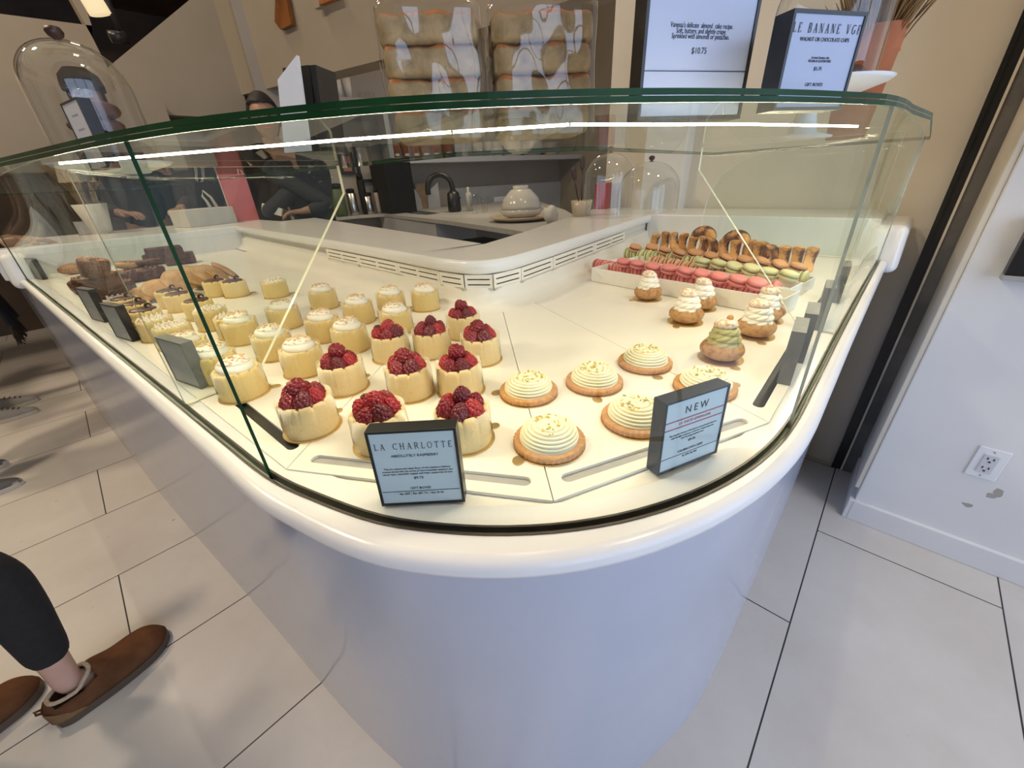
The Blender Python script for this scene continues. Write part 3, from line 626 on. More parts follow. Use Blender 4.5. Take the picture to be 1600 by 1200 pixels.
def collar(parent, R=SR + 0.0009, h=SH + 0.003):
    return MB().lathe([(R, 0.002), (R, h), (R + 0.0003, h), (R + 0.0003, 0.002)], 48, cap=False).build('clear_collar', M['acetate'], parent)
def make_raspberry(seed):
    t = empty('raspberry_charlotte'); rnd = random.Random(seed); tag(t, 'raspberry charlotte', 'pastry', 'raspberry charlottes')
    board(t, 0.0392, rnd.choice([0.1, 0.35, -0.4])); shell(t, seed, M['sponge']); collar(t)
    MB().lathe([(0.0, SH - 0.009), (SR * 0.5, SH - 0.0085), (SR * 0.77, SH - 0.0105)][::-1], 32).build('mousse_filling', M['pink_cream'], t)
    spots = []; n = 6
    for k in range(n): a = 2 * PI * k / n + rnd.uniform(-.2, .2) + seed; spots.append((0.0185 * math.cos(a), 0.0185 * math.sin(a), SH + 0.0015 + rnd.uniform(-.001, .002), rnd.uniform(-.35, .35), rnd.uniform(-.35, .35)))
    spots.append((rnd.uniform(-.004, .004), rnd.uniform(-.004, .004), SH + 0.0155, rnd.uniform(-.6, .6) + (PI if seed % 3 == 0 else 0), rnd.uniform(-.5, .5)))
    for k, (x, y, z, rx, ry) in enumerate(spots):
        o = obj('raspberry', RASP[(k + seed) % 6], None, t, (x, y, z), (rx, ry, rnd.uniform(0, 6))); o.scale = (rnd.uniform(.9, 1.08),) * 3
    return t
def chips(name, m, n, R, zf, seed, parent, s=0.002, rmin=0):
    rnd = random.Random(seed); mb = MB()
    for _ in range(n):
        a = rnd.uniform(0, 2 * PI); r = R * math.sqrt(rnd.uniform(rmin, 1)); x, y = r * math.cos(a), r * math.sin(a); q = Matrix.Rotation(rnd.uniform(0, 6), 3, 'Z') @ Matrix.Rotation(rnd.uniform(-.7, .7), 3, 'X') @ Matrix.Rotation(rnd.uniform(-.7, .7), 3, 'Y')
        mb.box((x, y, zf(r, a)), (s * rnd.uniform(.7, 2.2), s * rnd.uniform(.5, 1.1), s * 0.3), R=q)
    return mb.build(name, m, parent)
def swirl(name, m, parent, z0, R0, hh, turns=3.0, lobes=0, ridge=0.0016, nz=64, n=72, dome=0.6, twist=6, lob=0.0, loc=None):
    """piped cream: a spiral rope wound into a dome; lobes give star-nozzle grooves"""
    vs = []; fs = []
    for i in range(nz + 1):
        t_ = i / nz
        for j in range(n):
            a = 2 * PI * j / n; ph = t_ * turns + a / (2 * PI); env = R0 * (max(1 - t_ ** (1 / dome if dome < 1 else 1), 0)) ** (dome if dome < 1 else 1.0)
            env = R0 * math.cos(t_ * PI / 2) ** dome
            w = abs(math.sin(PI * ph)); r = env - ridge * (1 - w ** 0.6) * (env / R0 * 0.6 + 0.4)
            if lobes: r *= 1 + lob * math.cos(lobes * a + twist * t_ * PI)
            vs.append((max(r, 0) * math.cos(a), max(r, 0) * math.sin(a), z0 + hh * math.sin(t_ * PI / 2) if dome >= 0.5 and not lobes else z0 + hh * t_))
    for i in range(nz):
        for j in range(n): k = (j + 1) % n; fs.append((i * n + j, i * n + k, (i + 1) * n + k, (i + 1) * n + j))
    fs.append(tuple(range(n))[::-1]); return MB().add(vs, fs, True).build(name, m, parent, loc)
def make_coconut(seed):
    t = empty('cream_charlotte'); rnd = random.Random(seed); tag(t, 'cream charlotte', 'pastry', 'cream topped charlottes')
    board(t, 0.0392, rnd.choice([0.1, 0.3, -0.3])); shell(t, seed + 50, M['sponge2'], depth=0.006); collar(t)
    hh = 0.024; R0 = SR * 0.80; swirl('cream_swirl', M['cream'], t, SH - 0.006, R0, hh, 2.6, ridge=0.0030, dome=0.55)
    zf = lambda r, a: SH - 0.006 + hh * math.sqrt(max(1 - (r / R0) ** 3.0, 0)) + 0.0006
    chips('toasted_flakes', M['toast'], 46, R0 * 0.75, zf, seed, t, 0.0034)
    return t
def make_meringue(seed):
    t = empty('meringue_charlotte'); rnd = random.Random(seed); tag(t, 'meringue charlotte', 'pastry', 'meringue topped charlottes')
    board(t, 0.0392, rnd.choice([0.1, 0.4])); shell(t, seed + 90, M['sponge2'], depth=0.006); collar(t)
    mb = MB(); ys = []
    for ring, (rr, n) in enumerate([(0, 1), (0.009, 6), (0.0175, 11), (0.0255, 16)]):
        for k in range(n):
            a = 2 * PI * k / n + ring * .3 + rnd.uniform(-.08, .08); hgt = 0.0135 - 0.002 * ring / 3 + rnd.uniform(-.0015, .0015); lean = 0.0025
            c = (rr * math.cos(a), rr * math.sin(a))
            mb.lathe([(0.0052, 0), (0.0054, 0.003), (0.0036, 0.0065), (0.0014, hgt * 0.8), (0.0003, hgt)], 8, (c[0], c[1], SH - 0.004))
    mb.build('meringue_peaks', M['meringue_tip'], t)
    MB().lathe([(SR * 0.78, SH - 0.006), (SR * 0.7, SH - 0.001), (0.0, SH + 0.001)], 32).build('meringue_base', M['white_cream'], t); return t
def make_choc(seed):
    t = empty('chocolate_charlotte'); tag(t, 'chocolate charlotte', 'pastry', 'chocolate charlottes')
    board(t, 0.0392, 0.1); shell(t, seed + 130, M['sponge2'], depth=0.012)
    MB().lathe([(SR * 0.79, SH - 0.010), (SR * 0.79, SH + 0.001), (SR * 0.74, SH + 0.003), (0, SH + 0.0036)], 40).build('chocolate_disc', M['choc_glaze'], t)
    mb = MB(); pts = [(0.014 + 0.006 * math.cos(k / 9 * 4.4), 0.002 * k / 9, SH + 0.0075 + 0.006 * math.sin(k / 9 * 4.4)) for k in range(10)]
    mb.tube(pts, [0.0022 + 0.001 * math.sin(k / 9 * PI) for k in range(10)], 6); mb.build('chocolate_curl', M['choc'], t); return t
def make_tart(seed):
    t = empty('lemon_tart'); rnd = random.Random(seed); tag(t, 'lemon tart', 'pastry', 'lemon tarts')
    board(t, 0.0455, 2.2 + 0.2 * seed); nt_ = 40
    MB().lathe([(0.041, 0.0016), (0.0445, 0.003), (0.0445, 0.0085), (0.0425, 0.0105), (0.02, 0.0105)], 160, fr=lambda a, i, r, z: 1 + (0.014 * math.cos(nt_ * a) if 1 <= i <= 2 else 0)).build('shortbread_base', M['shortbread'], t)
    R0, hh = 0.0372, 0.0215; vs = []; fs = []; n = 96; nz = 90
    for i in range(nz + 1):
        t_ = i / nz; th = t_ * PI / 2
        for j in range(n):
            a = 2 * PI * j / n; ph = t_ * 7 + a / (2 * PI); w = abs(math.sin(PI * ph)) ** 0.7
            r = R0 * math.cos(th) ** 0.62; z = hh * math.sin(th) ** 0.95; nx, nz_ = math.cos(th) * 0.9 + .1, math.sin(th); k = -0.0034 * (1 - w)
            vs.append(((r + nx * k) * math.cos(a) if t_ < 1 else 0, (r + nx * k) * math.sin(a) if t_ < 1 else 0, 0.0102 + z + nz_ * k))
    for i in range(nz):
        for j in range(n): k = (j + 1) % n; fs.append((i * n + j, i * n + k, (i + 1) * n + k, (i + 1) * n + j))
    MB().add(vs, fs, True).build('piped_lemon_cream', M['lemon'], t)
    zf = lambda r, a: 0.0102 + hh * math.sqrt(max(1 - (r / R0) ** 3.2, 0)) + 0.0002
    chips('zest', M['zest'], 30, R0 * 0.62, zf, seed, t, 0.0024); return t
def make_puff(seed, green=False):
    t = empty('cream_puff'); tag(t, 'cream puff', 'pastry', 'cream filled choux puffs')
    board(t, 0.037, 2.5)
    me = lumpy('choux_base', 0.0355, 0.0355, 0.0195, 0.035, 3.5, seed, ICO4, M['choux']); obj('choux_base', me, None, t, (0, 0, 0.019))
    vs = []; n = 96; nz = 70; fs = []; R0, hh = 0.0275, 0.031
    for i in range(nz + 1):
        t_ = i / nz
        for j in range(n):
            a = 2 * PI * j / n; env = R0 * (1 - 0.33 * t_ ** 1.6) * (1 if t_ < .9 else math.sqrt(max(1 - ((t_ - .9) / .1) ** 2, 0))); w = abs(math.sin(PI * (t_ * 2.6 + a / (2 * PI))))
            r = env * (0.84 + 0.16 * w ** .6) * (1 + 0.10 * (abs(math.cos(4 * a - t_ * 9)) - .5)); vs.append((r * math.cos(a), r * math.sin(a), 0.029 + hh * t_))
    for i in range(nz):
        for j in range(n): k = (j + 1) % n; fs.append((i * n + j, i * n + k, (i + 1) * n + k, (i + 1) * n + j))
    fs.append(tuple(range(n))[::-1]); MB().add(vs, fs, True).build('cream_swirl', M['pistachio'] if green else M['white_cream'], t)
    me = lumpy('choux_cap', 0.0195, 0.0185, 0.0095, 0.06, 4, seed + 9, ICO3, M['choux_cap']); obj('choux_cap', me, None, t, (0.0015, 0.001, 0.0635), (0.15, 0.1, 0))
    if green: obj('hazelnut', lumpy('hazelnut', 0.0055, 0.0055, 0.006, 0.03, 3, 5, ICO2, M['shortbread']), None, t, (-0.002, -0.001, 0.074))
    return t
# ---------------------------------------------------------------- placing them on the deck
TOPZ = ZD + 0.0002
def place(proto, px, label, rz=None, dz=0.0, first=[], group=None, scale=None):
    x, y = at(px[0], px[1], ZD) if px[0] > 3 or px[1] > 3 else px
    if proto.name in first: o = dup(proto)
    else: o = proto; first.append(proto.name)
    o.location = (x, y, TOPZ + dz); o.rotation_euler = (0, 0, rz if rz is not None else random.uniform(-0.5, 0.5)); o['label'] = label
    if scale: o.scale = (scale,) * 3
    return o
rp = [make_raspberry(k) for k in range(4)]
for k, (px, r, lab) in enumerate([
    ((490, 668), 0.0, 'raspberry charlotte nearest the left glass seam beside the dark deck slot'),
    ((541, 606), 0.2, 'raspberry charlotte right behind the leftmost raspberry one, gold tab showing'),
    ((600, 690), 0.4, 'raspberry charlotte half hidden behind the left edge of the LA CHARLOTTE sign'),
    ((727, 686), -0.3, 'raspberry charlotte half hidden behind the right edge of the LA CHARLOTTE sign'),
    ((644, 614), 0.1, 'raspberry charlotte directly behind the LA CHARLOTTE sign in the second row'),
    ((721, 610), 0.3, 'raspberry charlotte standing right behind the one at the right sign edge'),
    ((614, 558), 0.9, 'raspberry charlotte touching the cream topped ones at the middle of the deck'),
    ((678, 552), -0.2, 'raspberry charlotte between the farthest pair and the one touching the cream topped ones'),
    ((753, 562), 0.0, 'raspberry charlotte at the right end of the third row on the deck joint'),
    ((726, 524), 0.5, 'raspberry charlotte farthest back of all, nearest the vent corner')]):
    place(rp[(k * 3) % 4 if k else 0], px, lab, r)
cp = [make_coconut(k) for k in range(4)]
for k, (px, lab) in enumerate([
    ((667, 482), 'cream topped charlotte farthest right, just under the vent corner'),
    ((614, 486), 'cream topped charlotte second from the right in the farthest row'),
    ((622, 517), 'cream topped charlotte right behind the raspberry one at mid deck'),
    ((564, 502), 'cream topped charlotte in the middle of the back group with a toasted top'),
    ((509, 480), 'cream topped charlotte alone at the back left beside the spiky meringue one'),
    ((510, 529), 'cream topped charlotte at the centre of the group behind the piped dome one'),
    ((551, 545), 'cream topped charlotte in front of the group touching the raspberry row'),
    ((449, 510), 'cream topped charlotte just right of the slanted glass divider edge'),
    ((434, 556), 'cream topped charlotte against the lower tip of the glass divider'),
    ((479, 580), 'cream topped charlotte touching the second raspberry charlotte from the left'),
    ((384, 615), 'large cream topped charlotte standing behind the left glass seam'),
    ((347, 590), 'cream topped charlotte half hidden just behind the glass seam one'),
    ((383, 533), 'cream topped charlotte left of the divider behind the seam'),
    ((304, 568), 'cream topped charlotte right beside the grey sign on the left limb')]):
    place(cp[k % 4], px, lab)
mp_ = [make_meringue(k) for k in range(2)]
for k, (px, lab) in enumerate([
    ((434, 463), 'spiky toasted meringue charlotte alone far back near the ledge end'),
    ((281, 540), 'spiky meringue charlotte just behind the grey sign'),
    ((253, 528), 'spiky meringue charlotte farthest left behind the black sign'),
    ((338, 512), 'spiky meringue charlotte crossed by the left glass seam'),
    ((371, 524), 'spiky meringue charlotte just right of the left glass seam')]):
    place(mp_[k % 2], px, lab)
hp = [make_choc(k) for k in range(2)]
for k, (px, lab) in enumerate([
    ((372, 462), 'chocolate topped charlotte at the right end of the back pair'),
    ((343, 461), 'chocolate topped charlotte left of the back pair below the cookies'),
    ((318, 496), 'chocolate topped charlotte nearest the left glass seam'),
    ((287, 484), 'chocolate topped charlotte in the middle of the chocolate group'),
    ((273, 478), 'chocolate topped charlotte right in front of the cookie pile'),
    ((237, 512), 'chocolate topped charlotte with a dark curl nearest the front glass'),
    ((222, 501), 'chocolate topped charlotte second from the front glass on the left limb'),
    ((205, 492), 'chocolate topped charlotte farthest left behind the black signs')]):
    place(hp[k % 2], px, lab)
tp_ = [make_tart(k) for k in range(3)]
for k, (px, lab) in enumerate([
    ((826, 615), 'round lemon cream tart farthest left beside the raspberry charlottes'),
    ((858, 693), 'round lemon cream tart nearest the front glass'),
    ((928, 600), 'round lemon cream tart in the middle of the back row of three'),
    ((1007, 570), 'round lemon cream tart farthest back of the tarts, board tab at its left'),
    ((992, 658), 'round lemon cream tart partly hidden behind the left side of the NEW sign'),
    ((1100, 608), 'round lemon cream tart right behind the top of the NEW sign')]):
    place(tp_[k % 3], px, lab, 0.6 * k)
pp = [make_puff(k) for k in range(2)] + [make_puff(7, True)]
for k, (px, lab, q) in enumerate([
    ((1011, 467), 'white cream puff alone in front of the macaron tray', 0),
    ((1093, 482), 'white cream puff partly hidden behind another near the tray', 1),
    ((1070, 503), 'white cream puff in front of the hidden one at mid deck', 0),
    ((1193, 500), 'white cream puff at the right end of the macaron tray', 1),
    ((1177, 524), 'white cream puff right behind the green one', 0),
    ((1125, 560), 'cream puff with green pistachio swirl and hazelnut on top', 2)]):
    place(pp[q], px, lab, 0.3 * k)
# ================================================================ MACARONS, SMALL CAKES, TRAYS
def mac_color(n, c, f): M['mac_' + n] = mat(n + '_macaron_shell', c, 0.45, noise=90, amt=0.06, spec=0.35, bump=0.06, bscale=500); M['fill_' + n] = mat(n + '_macaron_filling', f, 0.6, noise=90, amt=0.1)
mac_color('pink', (0.80, 0.27, 0.24), (0.62, 0.12, 0.14)); mac_color('orange', (0.80, 0.45, 0.26), (0.30, 0.12, 0.06)); mac_color('green', (0.68, 0.68, 0.36), (0.42, 0.42, 0.18)); mac_color('brown', (0.66, 0.33, 0.15), (0.12, 0.05, 0.03))
def make_macaron(n):
    t = empty('macaron'); tag(t, n + ' macaron', 'macaron')
    R = 0.0215
    p = [(R * 0.96, 0.0022), (R, 0.0030), (R * 1.01, 0.0042), (R * 0.985, 0.0054), (R * 0.99, 0.0062), (R * 0.93, 0.0088), (R * 0.75, 0.0108), (R * 0.45, 0.0120), (0, 0.0124)]
    for s in (1, -1):
        pr = [(r, z * s) for r, z in p]; pr = pr if s > 0 else pr[::-1]
        MB().lathe(pr, 36, fr=lambda a, i, r, z: 1 + (0.006 * math.cos(23 * a) if abs(z) < 0.0055 else 0), cap=False).build('shell', M['mac_' + n], t)
    MB().lathe([(R * 0.9, -0.0026), (R * 0.93, 0), (R * 0.9, 0.0026)], 28).build('filling', M['fill_' + n], t); return t
_mp = {n: make_macaron(n) for n in ('pink', 'orange', 'green', 'brown')}; _used = set()
def macaron(n, loc, rot, label, group):
    o = _mp[n] if n not in _used else dup(_mp[n]); _used.add(n); o.location = loc; o.rotation_euler = rot; o['label'] = label; o['group'] = group; return o
YW = math.atan2(0.528, 0.074)                 # the trays run across the deck along this direction
tdir = Vector((math.cos(YW), math.sin(YW))); tn = Vector((math.sin(YW), -math.cos(YW)))   # tn points away from the camera
T0 = Vector((1.002, 0.138))                   # front right foot corner of the first tray
def tp(s, d): q = T0 + tdir * s + tn * d; return q.x, q.y
M['tray'] = mat('white_card_tray', (0.86, 0.83, 0.76), 0.45, noise=50, amt=0.03)
def tray(s0, s1, d0, d1, h, label, wh=None):
    c = tp((s0 + s1) / 2, (d0 + d1) / 2); t = tag(empty('pastry_tray', (c[0], c[1], ZD), YW), label, 'tray', 'white trays of macarons'); L = s1 - s0; W_ = d1 - d0
    MB().box((0, 0, 0.0022), (L, W_, 0.003)).build('tray_floor', M['tray'], t)
    for y, hh in ((-W_ / 2, wh or h), (W_ / 2, h)): MB().box((0, y * 0.99, hh / 2 + 0.001), (L, 0.0025, hh)).build('tray_side', M['tray'], t, bevel=0.0006)
    for x in (-L / 2, L / 2): MB().box((x, 0, h / 2 + 0.001), (0.0025, W_, h)).build('tray_end', M['tray'], t, bevel=0.0006)
    return t
# local y of a tray rotated by YW points to the left-hand normal of tdir, i.e. towards the camera
tray(0.0, 0.534, 0.0, 0.085, 0.041, 'front white macaron tray filled with pink macarons')
tray(0.02, 0.56, 0.092, 0.165, 0.042, 'middle white macaron tray with green and orange macarons')
tray(0.03, 0.57, 0.172, 0.300, 0.030, 'rear white tray with brown macarons and small dark cakes')
def standing(n, px0, px1, z, cnt, lab, grp, jit=0.1):
    a = Vector(at(*px0, z)); b = Vector(at(*px1, z))
    for k in range(cnt):
        p = a.lerp(b, k / (cnt - 1)); pr = 0.26
        macaron(n, (p.x, p.y, z), (PI / 2 + random.uniform(-.08, .08), pr * random.uniform(-1, 1), YW + PI / 2 + random.uniform(-jit, jit) + 0.0), lab % ORD[k], grp)
def lying(n, pxs, z, lab, grp, tilt=0.22):
    for k, (u, v) in enumerate(pxs):
        x, y = at(u, v, z); macaron(n, (x, y, z), (random.uniform(-.1, .1), -tilt + random.uniform(-.1, .1), YW), lab % ORD[k], grp)
def Z6(l): return [(900 + x / 4, 330 + y / 4) for x, y in l]
standing('pink', (934, 415), (1191, 458), ZD + 0.0255, 21, 'pink macaron standing on edge, %s from the left in the front tray row', 'pink macarons standing in the front tray')
macaron('pink', (*at(1211, 453, ZD + 0.030), ZD + 0.030), (PI / 2 - 0.35, 0, -0.15), 'large looking pink macaron facing out at the right end of the front tray', 'pink macarons standing in the front tray')
lying('pink', Z6([(298, 322), (385, 334), (480, 350), (582, 362), (680, 380), (785, 397), (890, 415), (1010, 434), (1130, 454)]), ZD + 0.054, 'pink macaron lying flat on top, %s from the left above the front tray row', 'pink macarons lying on the front tray')
standing('orange', (1022, 410), (1236, 445), ZD + 0.0255, 16, 'orange macaron standing on edge, %s from the left behind the pink ones', 'orange macarons standing in the middle tray')
standing('green', (982, 396), (1086, 410), ZD + 0.030, 10, 'green macaron standing on edge, %s from the left at the tray left half', 'green macarons standing in the middle tray')
lying('green', Z6([(790, 320), (890, 332), (985, 350), (1093, 364), (1203, 385), (1330, 402)]), ZD + 0.056, 'green macaron lying flat, %s from the left in the row above the orange ones', 'green macarons lying on the middle tray')
macaron('green', (*at(1253, 436, ZD + 0.030), ZD + 0.030), (PI / 2, 0, YW + PI / 2), 'green macaron standing upright at the right end of the green row', 'green macarons standing in the middle tray')
lying('brown', Z6([(370, 230), (473, 230), (555, 249), (645, 263), (740, 266), (840, 284), (940, 298), (1050, 308), (1160, 320), (1270, 340), (1388, 356)]), ZD + 0.054, 'brown macaron lying flat, %s from the left in the rear tray', 'brown macarons in the rear tray', 0.3)
# small boat shaped almond cakes standing on end
M['cake_brown'] = mat('baked_almond_cake', (0.70, 0.36, 0.11), 0.4, noise=38, col2=(0.13, 0.05, 0.03), lo=0.44, hi=0.56, spec=0.5, bump=0.2, bscale=200)
def make_boat():
    v, f = ICO4; p = []
    for x, y, z in v:
        rr = math.sqrt(y * y + z * z) or 1e-6; q = (1 - abs(x) ** 5) ** 0.5 if abs(x) < 0.999 else 0.0; xx = (1 if x > 0 else -1) * abs(x) ** 0.8; y, z = y / rr * min(rr * 1.0 / max(math.sqrt(1 - x * x), 1e-6), 1.0) * q, z / rr * q; x = xx
        L = 0.031; w = 0.0115 * (1 + 0.42 * x * x); h = 0.0105 * (1 + 0.15 * x * x); top = 0.0045 * (1 - x * x) * (1 if z > 0 else 0)
        s = (abs(y) ** 0.75) * (1 if y > 0 else -1); p.append((x * L, s * w, (z * h if z > -0.55 else -0.55 * h - 0.12 * (z + 0.55) * h) + top - 0.009 * x * x))
    me = bpy.data.meshes.new('almond_cake'); me.from_pydata(p, [], f); me.polygons.foreach_set('use_smooth', [True] * len(f)); me.materials.append(M['cake_brown']); return me
BOAT = make_boat(); grp = 'small dark almond cakes in the rear tray'
for k, (x, y) in enumerate([(490, 180), (557, 178), (612, 188), (665, 188), (728, 195), (790, 215), (852, 222), (922, 232), (992, 240), (1078, 240), (1135, 250), (1175, 255), (1235, 268), (1300, 275), (1380, 285), (1458, 300)]):
    u, v = 900 + x / 4, 330 + y / 4; z = ZD + 0.041; q = at(u, v + 2, z)
    o = obj('almond_cake', BOAT, None, None, (q[0], q[1], z), (random.uniform(-.3, .3), -PI / 2 + random.uniform(-.45, .45), YW + PI / 2 + random.uniform(-1.1, 1.1))); o.scale = (1.2, 1.25, 1.35)
    tag(o, 'small golden brown almond cake standing on end, %s from the left in the rear tray' % ORD[k], 'cake', grp)
for (u, v, lab) in ((1100, 364, 'small brown almond cake lying across the tops of the others, left one of two'), (1151, 371, 'small brown almond cake lying across the tops of the others, right one of two')):
    z = ZD + 0.083; q = at(u, v, z); o = obj('almond_cake', BOAT, None, None, (q[0], q[1], z), (0.1, 0.05, YW)); o.scale = (1.45, 1.5, 1.7); tag(o, lab, 'cake', grp)
# ================================================================ LEFT LIMB: cookies, brownies, nut cakes
M['cookie'] = mat('golden_cookie', (0.60, 0.36, 0.16), 0.7, noise=45, col2=(0.42, 0.22, 0.09), bump=0.5, bscale=110)
M['brownie'] = mat('dark_brownie', (0.13, 0.045, 0.02), 0.5, noise=130, col2=(0.05, 0.015, 0.01), lo=0.4, hi=0.6, bump=0.7, bscale=140)
M['nut'] = mat('caramelised_pecan_top', (0.50, 0.24, 0.10), 0.4, noise=220, col2=(0.22, 0.08, 0.03), lo=0.4, hi=0.6, bump=0.8, bscale=200)
COOK = [lumpy('cookie', 0.048, 0.046, 0.013, 0.035, 3, k, ICO4, M['cookie']) for k in range(3)]
c0 = Vector(at(215, 470, ZD)); c1 = Vector(at(355, 440, ZD))
for k, (px, z, tl) in enumerate([((222, 462), 0.022, .35), ((250, 452), 0.034, .5), ((280, 440), 0.048, .75), ((305, 432), 0.055, .7), ((323, 430), 0.052, .7), ((337, 428), 0.048, .75), ((352, 424), 0.042, .8), ((232, 455), 0.016, 0.1), ((275, 455), 0.016, 0.1), ((320, 443), 0.016, .1)]):
    q = at(px[0], px[1], ZD + z)
    o = obj('cookie', COOK[k % 3], None, None, (q[0], q[1], ZD + z + 0.004), (tl * 0.9, -tl * 0.4, 0.3 * k))
    tag(o, 'large golden cookie leaning in the pile on the left limb, %s from the left glass' % ORD[k], 'cookie', 'pile of golden cookies')
px = at(250, 455, ZD); 
t = tag(empty('cookie_tray', (px[0] + 0.05, px[1] + 0.02, ZD), -0.25), 'low white ribbed tray under the golden cookies', 'tray')
MB().box((0, 0, 0.005), (0.36, 0.15, 0.01)).build('base', M['tray'], t, bevel=0.003)
mb = MB()
for k in range(26): mb.box((-0.175 + k * 0.014, -0.076, 0.011), (0.006, 0.004, 0.012))
mb.build('ribbed_edge', M['tray'], t)
def cakelet(name, m, topm, u, v, z, r, h, tl, label, cat, grp):
    q = at(u, v, ZD + z); t = tag(empty(name, (q[0], q[1], ZD + z), random.uniform(0, 3)), label, cat, grp); t.rotation_euler = (tl, 0, random.uniform(0, 3))
    MB().lathe([(r * 0.86, 0), (r * 0.97, h * 0.4), (r, h * 0.85), (r * 0.93, h), (0, h)], 40, fr=lambda a, i, rr, zz: 1 + 0.02 * math.sin(9 * a)).build('cake_body', m, t)
    chips('nut_topping', topm, 60, r * 0.9, lambda rr, a: h + 0.001, int(u), t, 0.005); return t
for k, (u, v, z, r, h, tl, lab) in enumerate([
    (150, 455, 0.0, 0.062, 0.045, 0, 'dark nut topped cake at the bottom left of the brown stack'), (185, 462, 0.0, 0.06, 0.045, 0, 'dark nut topped cake at the bottom right of the brown stack'),
    (160, 452, 0.048, 0.058, 0.045, 0, 'dark nut topped cake on the second layer of the brown stack'), (150, 432, 0.096, 0.036, 0.05, 0.25, 'small tilted dark cake on the very top of the brown stack'),
    (207, 440, 0.0, 0.055, 0.045, 0, 'nut topped cake behind the clear divider beside the stack'), (238, 436, 0.0, 0.055, 0.045, 0, 'nut topped cake right of the divider in front of the brownies'),
    (205, 418, 0.048, 0.048, 0.022, 0.1, 'low pale nut cake on top of the middle ones'), (235, 415, 0.048, 0.048, 0.022, 0.1, 'low pecan cake on top beside the brownie blocks')]):
    cakelet('nut_cake', M['brownie'] if k != 6 else M['cookie'], M['nut'], u, v, z, r, h, tl, lab, 'cake', 'nut topped cakes on the left limb')
for k, (u, v, z, w_, lab) in enumerate([(250, 412, 0.0, 0.1, 'dark brownie block at the left of the rear pair'), (285, 412, 0.0, 0.12, 'dark brownie block at the right of the rear pair beside the cookies'), (262, 405, 0.055, 0.13, 'dark brownie block lying on top of the rear pair')]):
    q = at(u, v, ZD + z); o = MB().box((0, 0, 0.026), (w_, 0.09, 0.05)).build('brownie', M['brownie'], None, (q[0], q[1], ZD + z), (0, 0, -0.3 + 0.1 * k), bevel=0.006); tag(o, lab, 'brownie', 'brownies at the back of the left limb')
q = at(117, 428, ZD); t = tag(obj('glazed_cake', lumpy('glazed_cake', 0.05, 0.04, 0.025, 0.06, 3, 3, ICO3, M['nut']), None, None, (q[0], q[1], ZD + 0.024)), 'single glossy amber glazed cake at the far left of the deck', 'cake')
# ================================================================ SIGNS AND LETTERING
M['sign_face'] = mat('pale_blue_white_sign_card', (0.50, 0.58, 0.64), 0.28, noise=8, amt=0.06, spec=0.5)
M['sign_face2'] = mat('white_sign_card', (0.40, 0.45, 0.62), 0.3, noise=8, amt=0.05, spec=0.5)
M['ink'] = mat('black_ink', (0.012, 0.012, 0.02), 0.5, noise=80, amt=0.2)
M['red_ink'] = mat('dusty_red_ink', (0.42, 0.09, 0.10), 0.5, noise=80, amt=0.2)
M['sign_grey'] = mat('grey_sign_frame', (0.16, 0.16, 0.155), 0.45, noise=60, amt=0.2)
